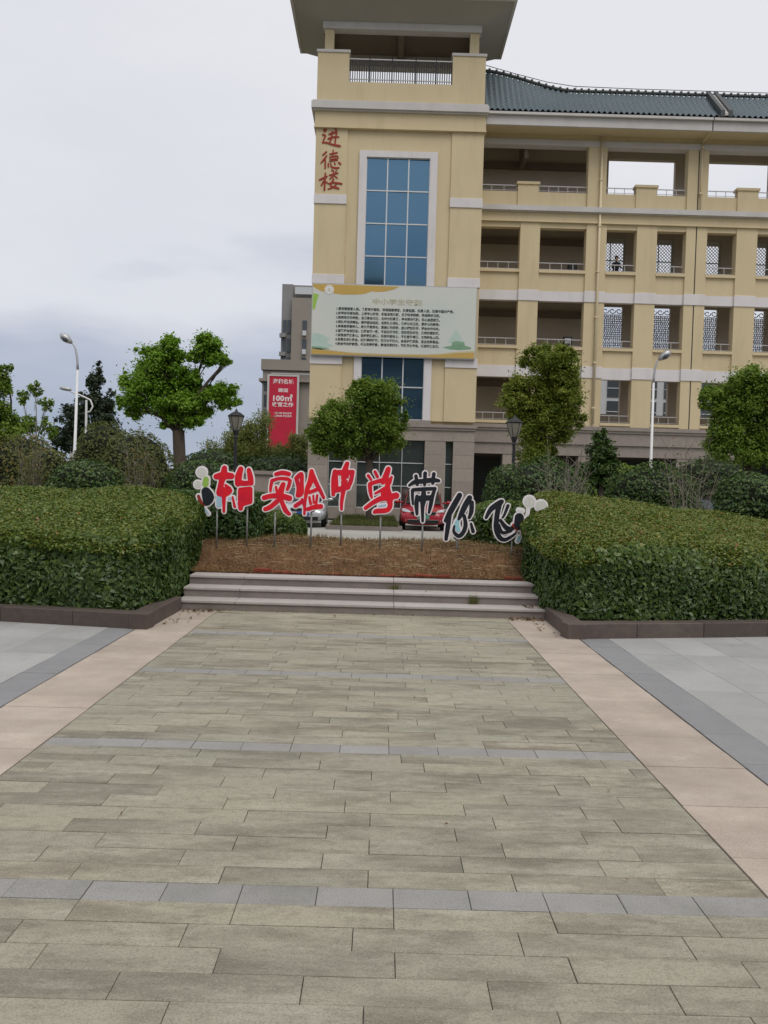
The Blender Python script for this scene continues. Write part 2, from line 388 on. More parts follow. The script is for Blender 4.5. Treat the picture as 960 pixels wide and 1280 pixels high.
# ================================================================== GROUND AND PAVING
g = MB().poly([(-1500, -1500, -.07), (1500, -1500, -.07), (1500, 1500, -.07), (-1500, 1500, -.07)]).build('ground', M['ground'])
tag(g, 'dark green and brown open ground around the school', 'ground', kind='structure')

def in_view(x, y, m=25):
    v = Vector((x, y, 0)) - Vector((0, 0, CAM_Z)); w = v.dot(f0)
    if w < .3: return False
    px = 480 + F_PX*v.dot(rv)/w; py = 640 - F_PX*v.dot(uv)/w
    return -m < px < 960+m and py < 1280+m
# stained path paver: weathered green-grey stone with sooty streaks along each course
m_, t_, p_ = principled('weathered_path_paver')
p_.inputs['Roughness'].default_value = .8; p_.inputs['Specular IOR Level'].default_value = .25
c_ = mixc(t_, maprange(t_, noise_of(t_, 1.1, (.5, 1.3, 1)), .35, .65, 0, 1), (.345, .316, .245), (.315, .302, .235))
gp_ = N(t_, 'ShaderNodeNewGeometry'); ob_ = N(t_, 'ShaderNodeObjectInfo'); sc_ = N(t_, 'ShaderNodeVectorMath', operation='SCALE'); sc_.inputs[0].default_value = (.9, .55, 0)
t_.links.new(ob_.outputs['Random'], sc_.inputs['Scale']); va_ = N(t_, 'ShaderNodeVectorMath', operation='ADD'); t_.links.new(gp_.outputs['Position'], va_.inputs[0]); t_.links.new(sc_.outputs[0], va_.inputs[1]); pv_ = va_.outputs[0]
c_ = mixc(t_, maprange(t_, noise_of(t_, .9, (.8, 2.4, 1), 9, .72, vec=pv_, loc=(5, 2, 0)), .47, .61, 0, .8), c_, (.150, .132, .100))
c_ = mixc(t_, maprange(t_, noise_of(t_, 2.4, (.9, 2.6, 1), 9, .74, vec=pv_, loc=(8, 4, 0)), .51, .63, 0, .65), c_, (.180, .163, .125))
c_ = mixc(t_, maprange(t_, noise_of(t_, 1.8, (.8, 2.6, 1), 8, .70, vec=pv_, loc=(1, 9, 0)), .53, .65, 0, .65), c_, (.43, .40, .325))
c_ = mixc(t_, maprange(t_, noise_of(t_, 22, (.7, 1, 1), 6, .8, loc=(2, 2, 0)), .50, .66, 0, .5), c_, (.165, .15, .115))
c_ = mixc(t_, maprange(t_, noise_of(t_, 130, (.8, 1, 1), 2, .8), .47, .70, 0, .55), c_, (.12, .11, .085))
c_ = mixc(t_, maprange(t_, noise_of(t_, 170, (.8, 1, 1), 2, .8, loc=(9, 1, 3)), .53, .72, 0, .5), c_, (.46, .435, .36))
oi_ = N(t_, 'ShaderNodeObjectInfo')
c_ = mixc(t_, 1.0, c_, ramp(t_, oi_.outputs['Random'], [(0, (.90, .90, .90)), (.15, (.97, .97, .96)), (.85, (1.02, 1.02, 1.0)), (1, (1.09, 1.06, 1.03))]), 'MULTIPLY')
t_.links.new(c_, p_.inputs['Base Color']); bump(t_, p_, noise_of(t_, 140, detail=3), .18, .004); M['paver'] = m_

def paving(name, label, cat, pieces, mats, bedrect):
    """pieces: (x0, x1, y0, y1, kind); the ones in view become parts, the rest is one joined part"""
    root = empty(name, (0, 5, 0), label, cat, kind='structure')
    b = MB(); b.box(bedrect[0], bedrect[1], bedrect[2], bedrect[3], -.055, -.012); b.build('joint_bed', M['bed'], root)
    cache = {}; rest = {}; n = 0
    pieces = sorted(pieces, key=lambda q: q[2])
    for (x0, x1, y0, y1, k) in pieces:
        cx, cy = (x0+x1)/2, (y0+y1)/2
        g_ = .0014
        vis = in_view(cx, cy) or in_view(x0, cy) or in_view(x1, cy)
        if vis and n < 300:
            key = (round(x1-x0, 3), round(y1-y0, 3), k)
            if key not in cache:
                mb = MB(); w, d = (x1-x0)/2-g_, (y1-y0)/2-g_; mb.box(-w, w, -d, d, -.05, 0)
                cache[key] = mb.mesh('paver', bevel=.0016); cache[key].materials.append(mats[k])
            o = link('paver', cache[key], None, root)
            o.location = (cx, cy, random.uniform(-.0018, .0018)); o.rotation_euler = (random.gauss(0, .0012), random.gauss(0, .0010), random.gauss(0, .0012)); n += 1
        else:
            rest.setdefault(k, MB()).box(x0+g_, x1-g_, y0+g_, y1-g_, -.05, random.uniform(-.0018, .0018))
    for k, mb in rest.items():
        o = mb.build('outlying_pavers', mats[k], root); o['kind'] = 'stuff'
XL, XR, XLO, XRO = -1.985, 1.588, -2.588, 2.195
greys = {3.165, 4.965, 6.92, 8.72}
# courses of the path, 0.15 m deep, a lilac-grey course every 12 or 13
bounds = []; y = -3.0 + .09
gl = [g_-.075 for g_ in sorted(greys)]
edges = [gl[0]]
while edges[0] > -3: edges.insert(0, edges[0]-.15)
for a, b in zip(gl, gl[1:] + [10.22]):
    n = round((b-a)/.15)
    for i in range(1, n+1): edges.append(a+(b-a)*i/n)
pieces = []
for i, (a, b) in enumerate(zip(edges[:-1], edges[1:])):
    isg = any(abs(a-q) < .02 for q in gl)
    w = .2977 if isg else .5955
    off = .09 + (0 if isg else (w/2 if i % 2 else 0) + random.choice((0, 0, 0, .15, -.1, .07)))
    x = off - math.ceil((off-XL)/w)*w
    while x < XR-1e-4:
        xa, xb = max(x, XL), min(x+w, XR)
        if XR-xb < .06: xb = XR
        if x > XL and x-XL < .06: xa = XL
        if xb-xa > .03: pieces.append((xa, xb, a, b, 'g' if isg else 'p'))
        x += w
paving('paved_path', 'greenish grey stone path leading straight to the steps', 'path', pieces, {'p': M['paver'], 'g': M['gpaver']}, (XL, XR, -3, 10.22))
for nm, lab, x0, x1, yend in (('stone_band', 'pinkish stone band along the left edge of the path', XLO, XL, 10.22), ('stone_band', 'pinkish stone band along the right edge of the path', XR, XRO, 10.3)):
    ps = []; y = -3.0
    while y < yend-.05:
        ps.append((x0+.006, x1-.006, y, min(y+.3, yend), 'k')); y += .3
    paving(nm, lab, 'paving band', ps, {'k': M['pink']}, (x0, x1, -3, yend))
for nm, lab, sx in (('side_paving', 'light grey granite tiles left of the path', -1), ('side_paving', 'light grey granite tiles right of the path', 1)):
    xi, xs = (XRO, 2.525) if sx > 0 else (-XLO, 2.885)
    ps = []; y = -3.0+.09
    while y < 9.6:
        ps.append((xi+.006, xs, y, y+.6, 's')); y += .6
    y = -3.0+.15; yr = 7.43-.735*15; yy = yr
    while yy < 9.6:
        x = xs; k = 0
        while x < 9.0:
            ps.append((x, x+.5, yy, yy+.735, 't')); x += .5; k += 1
        yy += .735
    if sx < 0: ps = [(-b, -a, c, d, k) for a, b, c, d, k in ps]
    lim = (xi, 9.0) if sx > 0 else (-9.0, -xi)
    paving(nm, lab, 'paving', ps, {'s': M['gstrip'], 't': M['gtile']}, (lim[0], lim[1], -3.6, 10.3))

# road in front of the building
tag(MB().box(-60, 60, 17.2, 37.2, -.12, 0.0).build('road', M['concrete']), 'pale concrete road in front of the school building', 'road', kind='structure')
# steps ------------------------------------------------------------
st = empty('steps', (-.18, 10.5, 0), 'three low grey stone steps between the two hedges', 'steps')
for i, (yf, z) in enumerate(((10.2, .12), (10.53, .24), (10.86, .36))):
    x = -2.5; cuts = [-2.5, -1.78, .195, 2.16]
    for a, b in zip(cuts[:-1], cuts[1:]):
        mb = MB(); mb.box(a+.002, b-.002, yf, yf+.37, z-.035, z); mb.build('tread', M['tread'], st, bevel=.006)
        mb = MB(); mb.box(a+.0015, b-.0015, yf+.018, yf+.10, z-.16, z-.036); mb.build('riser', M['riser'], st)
# brick course along the top step
be = empty('brick_edging', (-.1, 11.3, .36), 'row of worn red bricks behind the top step', 'brick edging')
x = -2.45; bm_ = MB(); bm_.box(-.118, .118, -.055, .055, -.05, .05); bme = bm_.mesh('brick', bevel=.006); bme.materials.append(M['brick'])
while x < 2.1:
    o = link('brick', bme, None, be); o.location = (x+.12, 11.29+random.uniform(-.012, .012), .36+random.choice((-.035, -.02, -.005, .012)) + (.022 if -1.95 < x < -1.4 else -.018)); o.rotation_euler = (random.gauss(0, .05), random.gauss(0, .03), random.gauss(0, .04))
    KIDS.setdefault(be.name, []).append(o); x += .245
# mound --------------------------------------------------------------
def sm(a, b, x):
    t = max(0, min(1, (x-a)/(b-a))); return t*t*(3-2*t)
def mound_z(x, y):
    if y < 11.34: base = .37
    else: base = .37 + .36*sm(11.3, 12.9, y)
    base -= .75*sm(13.2, 16.6, y)
    edge = .07*sm(1.4, 2.6, abs(x+.15))
    return base - edge*sm(11.3, 12.5, y) + .018*math.sin(x*3.1+y*2.3)*sm(11.3, 11.8, y) + .012*math.sin(x*7.7-y*5.1)*sm(11.3, 11.8, y)
nx_, ny_ = 90, 90; mb = MB()
for j in range(ny_+1):
    for i in range(nx_+1):
        x = -4.2 + 7.9*i/nx_; y = 11.2 + 5.6*j/ny_; mb.v.append((x, y, mound_z(x, y)))
for j in range(ny_):
    for i in range(nx_): a = j*(nx_+1)+i; mb.f.append((a, a+1, a+nx_+2, a+nx_+1))
tag(mb.build('mound', M['soil'], smooth=True), 'low brown earth mound carrying the big letters', 'mound', kind='structure')
# dry straw lying and standing on the mound
n = 40000; X = rng.uniform(-2.7, 2.5, n); Y = 11.22 + (rng.random(n)**1.35)*4.2
Z = np.array([mound_z(a, b) for a, b in zip(X, Y)])
ln = rng.uniform(.03, .10, n); lie = rng.random(n) < .6
az = rng.uniform(0, 2*np.pi, n); el = np.where(lie, rng.uniform(0, .25, n), rng.uniform(.5, 1.5, n))
D = np.stack([np.cos(az)*np.cos(el), np.sin(az)*np.cos(el), np.sin(el)], 1)*ln[:, None]
S = np.stack([-np.sin(az), np.cos(az), np.zeros(n)], 1)*rng.uniform(.002, .0045, n)[:, None]
P = np.stack([X, Y, Z-.004+lie*.012], 1)
V = np.stack([P-S, P+S, P+D*.6+S*.8, P+D], 1).reshape(-1, 3)
tnt = np.clip(rng.random(n)*.62 + .12 + .16*np.sin(X*3.1+1.7*np.sin(Y*4))*np.sin(Y*5+X*1.3), 0, .86); tnt[lie & (rng.random(n) < .10)] = 1.0
gr = (Y > 12.2) & (rng.random(n) < .28); tnt[gr] = .93
o = link('dry_grass', fastmesh('dry_grass', V, 4, tnt), M['straw']); tag(o, 'dry brown cut grass and straw covering the mound', 'grass', kind='stuff')
n = 230; X = rng.uniform(-2.3, 2.1, n); Y = rng.uniform(11.6, 12.9, n); mb = MB()
for a, b in zip(X, Y):
    w = random.uniform(0, 3.14); L = random.uniform(.05, .17); z = mound_z(a, b)+.028
    if random.random() < .5: w = random.uniform(-.4, .4)
    mb.tube([(a, b, z), (a+math.cos(w)*L*.5, b+math.sin(w)*L*.5, z+random.uniform(0, .012)), (a+math.cos(w)*L, b+math.sin(w)*L, z-.005)], .0026, 4)
o = mb.build('straw_stalks', mat('pale_straw', (.55, .46, .29), rough=.8)); tag(o, 'pale broken stalks scattered over the mound', 'straw', kind='stuff')

# planters -----------------------------------------------------------
def kerb_run(root, pts, width, h, step):
    """row of kerb stones along a polyline; the stones lie on the left of the walking direction"""
    for (ax, ay), (bx, by) in zip(pts[:-1], pts[1:]):
        d = Vector((bx-ax, by-ay)); L = d.length; d /= L; nrm = Vector((-d.y, d.x)); k = max(1, round(L/step))
        for i in range(k):
            a0, a1 = L*i/k+.0015, L*(i+1)/k-.0015
            q = [Vector((ax, ay))+d*a0, Vector((ax, ay))+d*a1, Vector((ax, ay))+d*a1+nrm*width, Vector((ax, ay))+d*a0+nrm*width]
            MB().prism([(p.x, p.y, -.05) for p in q], (0, 0, h+.05+random.uniform(-.002, .002))).build('kerb_stone', M['granite'], root, bevel=.006)
pl = empty('planter_kerb', (-2.46, 8.76, 0), 'dark granite kerb around the bed of the left hedge', 'kerb')
kerb_run(pl, [(-9.0, 9.72), (-4.13, 9.0), (-2.46, 8.76)], .2, .165, .85)
kerb_run(pl, [(-2.457, 8.765), (-2.43, 10.17)], .2, .168, .7)
pr = empty('planter_kerb', (2.06, 8.88, 0), 'dark granite kerb around the bed of the right hedge', 'kerb')
kerb_run(pr, [(2.07, 10.17), (2.058, 8.888)], .2, .168, .65)
kerb_run(pr, [(2.06, 8.88), (4.47, 9.39), (9.0, 10.42)], .2, .165, .85)
tag(MB().prism([(-9, 9.9, -.05), (-4.1, 9.15, -.05), (-2.62, 8.95, -.05), (-2.6, 17, -.05), (-9, 17, -.05)], (0, 0, .17)).build('planting_bed', M['darksoil']), 'dark soil under the left hedge', 'soil', kind='structure')
tag(MB().prism([(2.24, 9.1, -.05), (4.45, 9.58, -.05), (9, 10.6, -.05), (9, 17, -.05), (2.2, 17, -.05)], (0, 0, .17)).build('planting_bed', M['darksoil']), 'dark soil under the right hedge', 'soil', kind='structure')

# ================================================================== PLANT BUILDERS
def lump(P, a=.05, k=2.3, ph=0):
    return a*(np.sin(P[:, 0]*k*1.7+ph)+np.sin(P[:, 1]*k*1.3+1.1*ph+2)+np.sin(P[:, 2]*k*2.9+P[:, 0]*k+.7*ph))/1.7
def hedge(name, label, poly, ztop, zbot, dside, dtop, size, mat_, group=None, tint_side=(.0, .6), tint_top=(.5, .97), ph=0., red=.03, lumpy=.05):
    cx = sum(p[0] for p in poly)/len(poly); cy = sum(p[1] for p in poly)/len(poly)
    root = empty(name, (cx, cy, zbot), label, 'hedge', group)
    pts = np.array(poly); nxt = np.roll(pts, -1, 0); ed = nxt-pts; L = np.hypot(ed[:, 0], ed[:, 1])
    nr = np.stack([ed[:, 1], -ed[:, 0]], 1)/L[:, None]          # outward for counter-clockwise outlines
    zt = np.vectorize(ztop)
    hm = float(np.mean(zt(pts[:, 0], pts[:, 1]))) - zbot
    n = int(L.sum()*hm*dside); e_ = rng.choice(len(pts), n, p=L/L.sum()); t = rng.random(n)[:, None]
    xy = pts[e_] + ed[e_]*t; top = zt(xy[:, 0], xy[:, 1]); u = rng.random(n); z = zbot + (top-zbot)*u
    sh = np.clip((z-(top-.22))/.22, 0, 1)**2*.16
    Nn = np.concatenate([nr[e_], np.zeros((n, 1))], 1)
    P = np.concatenate([xy, z[:, None]], 1)
    P += Nn*(lump(P, lumpy, 2.3, ph) - sh - np.abs(rng.normal(0, .045, n)))[:, None]
    Nn = Nn + rng.normal(0, .45, (n, 3)) + np.array([0, 0, .35])
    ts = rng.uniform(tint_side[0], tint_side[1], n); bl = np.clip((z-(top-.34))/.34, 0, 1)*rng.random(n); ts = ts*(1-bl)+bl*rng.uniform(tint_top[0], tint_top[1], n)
    # top
    x0, y0 = pts.min(0); x1, y1 = pts.max(0); m = int((x1-x0)*(y1-y0)*dtop)
    Q = np.stack([rng.uniform(x0, x1, m), rng.uniform(y0, y1, m)], 1); ins = np.zeros(m, bool); dmin = np.full(m, 9.)
    for a, b, l in zip(pts, nxt, L):
        cond = (a[1] > Q[:, 1]) != (b[1] > Q[:, 1])
        with np.errstate(divide='ignore', invalid='ignore'):
            xi = (b[0]-a[0])*(Q[:, 1]-a[1])/(b[1]-a[1]) + a[0]
        ins ^= cond & (Q[:, 0] < xi)
        d = (b-a)/l; w = np.clip((Q-a)@d, 0, l); dmin = np.minimum(dmin, np.hypot(*(Q-a-w[:, None]*d).T))
    Q, dm = Q[ins], dmin[ins]; m = len(Q)
    z = zt(Q[:, 0], Q[:, 1]) - np.clip(1-dm/.28, 0, 1)**2*.14
    T = np.concatenate([Q, z[:, None]], 1); T[:, 2] += lump(T, lumpy*.6, 2.6, ph) - np.abs(rng.normal(0, .022, m)) + (rng.random(m) < .06)*rng.uniform(0, .04, m)
    NT = rng.normal(0, .5, (m, 3)) + np.array([0, -.1, 1.0])
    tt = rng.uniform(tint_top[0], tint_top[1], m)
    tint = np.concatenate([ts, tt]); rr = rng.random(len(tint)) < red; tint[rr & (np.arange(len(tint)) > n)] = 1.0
    P = np.concatenate([P, T]); Nn = np.concatenate([Nn, NT])
    sz = np.concatenate([rng.uniform(.75, 1.25, n)*size, rng.uniform(.42, .8, m)*size])
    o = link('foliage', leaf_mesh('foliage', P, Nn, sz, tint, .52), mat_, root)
    # solid core for the twigs, inner shade put into its colour
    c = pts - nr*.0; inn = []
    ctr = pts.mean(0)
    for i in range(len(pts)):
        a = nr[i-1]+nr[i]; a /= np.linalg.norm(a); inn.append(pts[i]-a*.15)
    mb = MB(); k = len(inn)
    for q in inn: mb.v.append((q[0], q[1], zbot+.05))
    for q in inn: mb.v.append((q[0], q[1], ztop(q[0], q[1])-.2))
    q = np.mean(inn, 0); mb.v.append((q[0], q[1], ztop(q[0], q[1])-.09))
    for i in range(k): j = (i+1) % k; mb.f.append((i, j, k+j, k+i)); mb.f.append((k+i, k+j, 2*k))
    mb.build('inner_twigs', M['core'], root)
    # a few stems down to the soil
    return root
def curve_poly(pts, n=5):
    """round the outline with Catmull-Rom"""
    o = []; k = len(pts)
    for i in range(k):
        p0, p1, p2, p3 = (np.array(pts[(i+j-1) % k], float) for j in range(4))
        for s in range(n):
            t = s/n; o.append(tuple(.5*((2*p1)+(-p0+p2)*t+(2*p0-5*p1+4*p2-p3)*t*t+(-p0+3*p1-3*p2+p3)*t**3)))
    return o
LH = [(-9, 10.0), (-6, 9.5), (-4.2, 9.22), (-3.1, 9.1), (-2.72, 9.25), (-2.6, 9.75), (-2.55, 10.6), (-2.56, 11.6), (-2.75, 12.6), (-3.6, 13.3), (-5.5, 13.6), (-9, 13.8)]
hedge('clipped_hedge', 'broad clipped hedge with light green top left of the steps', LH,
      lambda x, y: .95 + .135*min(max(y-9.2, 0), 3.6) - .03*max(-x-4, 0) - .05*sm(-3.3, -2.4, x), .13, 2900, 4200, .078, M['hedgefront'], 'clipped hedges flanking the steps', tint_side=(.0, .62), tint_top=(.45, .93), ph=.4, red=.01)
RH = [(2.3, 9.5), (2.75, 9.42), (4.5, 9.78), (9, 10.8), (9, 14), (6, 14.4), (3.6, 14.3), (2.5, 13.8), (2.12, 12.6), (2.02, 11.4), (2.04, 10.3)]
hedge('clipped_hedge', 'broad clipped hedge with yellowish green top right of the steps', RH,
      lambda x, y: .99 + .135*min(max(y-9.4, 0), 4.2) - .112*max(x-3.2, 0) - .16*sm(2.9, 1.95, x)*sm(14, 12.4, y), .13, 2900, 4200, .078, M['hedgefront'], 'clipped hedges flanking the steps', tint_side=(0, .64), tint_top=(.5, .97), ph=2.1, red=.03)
hedge('box_hedge', 'dark green hedge behind the leftmost sign letters', [(-4.1, 13.5), (-2.3, 13.2), (-2.05, 13.6), (-2.1, 15.6), (-4.1, 15.8)], lambda x, y: 1.42+.02*math.sin(x*4), .2, 1900, 1300, .08, M['bushdark'], 'hedges behind the letters', (.0, .6), (.3, 1.), 3.3, 0)
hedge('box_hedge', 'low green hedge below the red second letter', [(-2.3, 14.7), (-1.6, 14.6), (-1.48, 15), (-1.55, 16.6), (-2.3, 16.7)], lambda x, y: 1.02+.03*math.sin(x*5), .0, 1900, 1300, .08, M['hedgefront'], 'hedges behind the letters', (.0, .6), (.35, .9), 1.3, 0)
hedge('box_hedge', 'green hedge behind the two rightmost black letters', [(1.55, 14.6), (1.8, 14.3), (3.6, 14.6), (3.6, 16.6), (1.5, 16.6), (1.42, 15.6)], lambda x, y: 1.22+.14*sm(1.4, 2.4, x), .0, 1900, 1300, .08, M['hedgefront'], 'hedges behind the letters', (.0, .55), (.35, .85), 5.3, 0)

def ball_leaves(lobes, n, size, up=.35, shell=.22, aspect=.5, ph=0, clump=0, tint=(0, 1)):
    """leaves spread through the outer volume of ellipsoid lobes (centre, (rx, ry, rz))"""
    if clump:
        sub_ = []
        for c, r in lobes:
            c, r = np.array(c), np.array(r); sub_.append((c, r*.80))
            for q in range(9):
                d = rng.normal(size=3); d /= np.linalg.norm(d); sub_.append((c+d*r*rng.uniform(.62, .92), r*rng.uniform(.24, .46)))
        lobes = sub_
    vol = np.array([l[1][0]*l[1][2] for l in lobes]); vol = vol/vol.sum(); Ps, Ns, T = [], [], []
    for (c, r), w in zip(lobes, vol):
        k = int(n*w); c = np.array(c); r = np.array(r)
        if clump:
            kc = max(8, int(k/clump)); d = rng.normal(size=(kc, 3)); d /= np.linalg.norm(d, axis=1, keepdims=True)
            rad = rng.random(kc)**.42
            cc = c + d*r*(rad*.9)[:, None]
            cr_ = rng.uniform(.14, .40, kc)*min(r.mean(), 1.0); pw = cr_**1.6; idx = rng.choice(kc, k, p=pw/pw.sum())
            dd = rng.normal(size=(k, 3)); P = cc[idx] + dd*(cr_[idx]*.52)[:, None]
            st_ = rng.random(k) < .16; q_ = rng.normal(size=(k, 3)); q_ /= np.linalg.norm(q_, axis=1, keepdims=True)
            P[st_] = (c + q_*r*np.abs(rng.normal(.75, .28, k))[:, None])[st_]; dd /= np.linalg.norm(dd, axis=1, keepdims=True)
            ct = rng.uniform(tint[0], tint[1], kc)
            T.append(np.clip(ct[idx]*.5+rng.uniform(tint[0], tint[1], k)*.5, 0, 1)); Nn = dd*.5 + d[idx]*.3
        else:
            d = rng.normal(size=(k, 3)); d /= np.linalg.norm(d, axis=1, keepdims=True)
            P = c + d*r*(1-np.abs(rng.normal(0, shell, k))*.5)[:, None]; P += d*lump(P, .06*r.mean(), 3.2/r.mean(), ph)[:, None]
            T.append(rng.uniform(tint[0], tint[1], k)); Nn = d.copy()
        Ns.append(Nn + rng.normal(0, .45, (k, 3)) + np.array([0, 0, up])); Ps.append(P)
    P = np.concatenate(Ps); return P, np.concatenate(Ns), rng.uniform(.7, 1.2, len(P))*size, np.concatenate(T)
def bush(name, label, px, py, rx, ry, Y, n, size, mat_, group, depth=1.0, ph=0, cat='bush', tint=(0, 1)):
    c = at(px, py, Y); s = Y/F_PX; r = (rx*s, rx*s*depth, ry*s)
    root = empty(name, (c.x, c.y, 0), label, cat, group)
    zc = c.z
    lob = [((c.x, c.y, zc), r), ((c.x-r[0]*.35, c.y-r[1]*.2, zc-r[2]*.45), (r[0]*.72, r[1]*.8, r[2]*.6)), ((c.x+r[0]*.35, c.y-r[1]*.2, zc-r[2]*.45), (r[0]*.72, r[1]*.8, r[2]*.6))]
    if zc-r[2] > .1: lob.append(((c.x, c.y, zc*.45), (r[0]*.9, r[1]*.9, zc*.5)))
    P, Nn, sz, T = ball_leaves(lob, n, size, .4, .2, ph=ph, tint=tint)
    k = P[:, 2] > .02; P, Nn, sz, T = P[k], Nn[k], sz[k], T[k]
    link('foliage', leaf_mesh('foliage', P, Nn, sz, T), mat_, root)
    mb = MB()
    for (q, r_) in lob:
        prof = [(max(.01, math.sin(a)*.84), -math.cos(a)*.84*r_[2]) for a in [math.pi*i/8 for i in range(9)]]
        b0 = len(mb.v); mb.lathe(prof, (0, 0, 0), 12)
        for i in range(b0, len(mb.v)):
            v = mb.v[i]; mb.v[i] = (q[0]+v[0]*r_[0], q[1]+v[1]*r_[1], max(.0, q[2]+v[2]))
    mb.build('inner_twigs', M['core'], root); return root  # solid core, the shade inside the bush painted into it
def limb(mb, a, b, r1, r2, bend=.12, n=6):
    a, b = Vector(a), Vector(b); L = (b-a).length
    off = Vector((random.uniform(-1, 1), random.uniform(-1, 1), random.uniform(0, .8)))*L*bend
    mb.tube([a, a.lerp(b, .35)+off, a.lerp(b, .7)+off*.7, b], [r1, r1*.7+r2*.3, r1*.35+r2*.65, r2], n)
def tree(name, label, Y, base_px, fork_px, lobes_px, n, size, mat_, group=None, trunk_r=.12, depth=.85, base_z=0, clump=70, bark='bark', tint=(0, 1), twigs=9):
    b = at(*base_px, Y); b.z = base_z; fk = at(*fork_px, Y); s = Y/F_PX
    root = empty(name, (b.x, b.y, base_z), label, 'tree', group)
    lobes = []
    for i, q in enumerate(lobes_px):
        c = at(q[0], q[1], Y); off = q[4] if len(q) > 4 else 0
        lobes.append(((c.x, c.y+off, c.z), (q[2]*s, min(q[2], q[3]*1.3)*s*depth, q[3]*s)))
    mb = MB(); mid = b.lerp(fk, .5)+Vector((random.uniform(-.06, .06), 0, 0))
    mb.tube([b, b.lerp(fk, .12), mid, fk], [trunk_r*1.35, trunk_r*1.05, trunk_r*.92, trunk_r*.85], 10)
    for c, r in lobes:
        c = Vector(c); limb(mb, fk-Vector((0, 0, .1)), c, trunk_r*.42, trunk_r*.13)
        for k in range(twigs):
            d = Vector((random.gauss(0, 1), random.gauss(0, 1), random.gauss(.2, .8))).normalized()
            e_ = c + Vector((d.x*r[0], d.y*r[1], d.z*r[2]))*.85; limb(mb, c.lerp(fk, random.uniform(0, .5)), e_, trunk_r*.09, trunk_r*.03, .1, 4)
    mb.build('trunk', M[bark], root, smooth=True)
    P, Nn, sz, T = ball_leaves(lobes, n, size, .8, clump=clump, tint=tint)
    link('crown', leaf_mesh('crown', P, Nn, sz, T), mat_, root); return root
def twig_shrub(name, label, px, ytop, Y, width_px, n, mat_, group=None, r=.014, base_z=0, leaves=0, leafmat_=None, cat='shrub', lean=1.0, start=.0, lsize=.08):
    tp = at(px, ytop, Y); s = Y/F_PX; b = Vector((tp.x, tp.y, base_z)); H = tp.z-base_z; Wd = width_px*s*.5
    root = empty(name, tuple(b), label, cat, group); mb = MB(); tips = []
    for i in range(n):
        a = random.uniform(0, 6.28); q = math.sqrt(random.random()); h = H*random.uniform(.62, 1.0)*(1-.25*q)
        e_ = b + Vector((math.cos(a)*Wd*q, math.sin(a)*Wd*q, h)); s0 = b + Vector((math.cos(a)*.1*q, math.sin(a)*.1*q, 0)) + Vector((math.cos(a)*Wd*q*start, math.sin(a)*Wd*q*start, 0))
        md = s0.lerp(e_, .45)+Vector((random.uniform(-.06, .06), random.uniform(-.06, .06), H*.08*lean)); mb.tube([s0, md, e_], [r, r*.7, r*.3], 4); tips += [e_, md.lerp(e_, .5)]
        for k in range(5):
            t0 = random.uniform(.35, .95); o = md.lerp(e_, (t0-.35)/.65); dv = Vector((random.gauss(0, .3), random.gauss(0, .3), random.uniform(.15, .6)))*H*.2
            mb.tube([o, o+dv*.6, o+dv], [r*.5, r*.35, r*.2], 3); tips.append(o+dv); tips.append(o+dv*.6)
    mb.build('branches', mat_, root)
    if leaves:
        tp_ = np.array([tuple(t) for t in tips]); k = rng.integers(0, len(tp_), leaves)
        P = tp_[k]+rng.normal(0, .05*H/3+.05, (leaves, 3)); Nn = rng.normal(size=(leaves, 3))+np.array([0, 0, .5])
        link('foliage', leaf_mesh('foliage', P, Nn, rng.uniform(.6, 1.2, leaves)*lsize, rng.random(leaves), .4), leafmat_, root)
    return root

# ================================================================== SCHOOL BUILDING
sb = empty('school_building', (6, 40.5, 0), 'yellow school block with stair tower, open galleries and grey tiled roof', 'building')
def P_(name, m, *boxes, parent=None, bevel=0):
    mb = MB()
    for b in boxes: mb.box(*b)
    return mb.build(name, M[m], parent if parent is not None else sb, bevel=bevel)
TX0, TX1, TY = -3.52, 4.32, 39.0
# --- tower shaft
P_('tower_core', 'yellow', (TX0+.05, TX1-.05, TY+.22, 42.6, 4.4, 19.0))
P_('tower_core', 'stone', (TX0+.05, TX1-.05, TY+.45, 42.6, 0, 4.4))
for x0, x1 in ((TX0, -2.04), (2.83, TX1)): P_('pilaster', 'yellow', (x0, x1, TY, TY+.3, 4.72, 18.2))
P_('wall_panel', 'yellow', (-2.04, -1.45, TY+.07, TY+.3, 4.72, 18.2)); P_('wall_panel', 'yellow', (2.18, 2.83, TY+.07, TY+.3, 4.72, 18.2))
P_('wall_panel', 'yellow', (-1.45, 2.18, TY+.07, TY+.3, 17.2, 18.2))
for z in (7.25, 11.0, 14.7):
    for x0, x1 in ((TX0-.02, -2.02), (2.81, TX1+.02)): P_('white_block', 'white', (x0, x1, TY-.05, TY+.2, z, z+.43), bevel=.01)
# tall window
GX0, GX1, GZ0, GZ1 = -1.12, 1.84, 4.76, 16.92
wf = P_('window_frame', 'white', (-1.46, GX0, TY-.03, TY+.25, 4.72, 17.21), (GX1, 2.19, TY-.03, TY+.25, 4.72, 17.21), (GX0, GX1, TY-.03, TY+.25, GZ1, 17.21))
P_('window_sill', 'stonetrim', (-1.5, 2.23, TY-.1, TY+.2, 4.56, 4.74))
cw, rh = (GX1-GX0)/3, (GZ1-GZ0)/8
pm = MB(); pm.box(-cw/2+.025, cw/2-.025, 0, .02, -rh/2+.025, rh/2-.025); pme = pm.mesh('pane'); pme.materials.append(M['glass'])
for i in range(3):
    for j in range(8):
        o = link('pane', pme, None, sb); o.location = (GX0+cw*(i+.5), TY+.115, GZ0+rh*(j+.5)); o.rotation_euler = (random.gauss(0, .010), 0, random.gauss(0, .010))
for i in range(4):
    x = GX0+cw*i; P_('mullion', 'mullion', (x-.028, x+.028, TY+.06, TY+.2, GZ0, GZ1))
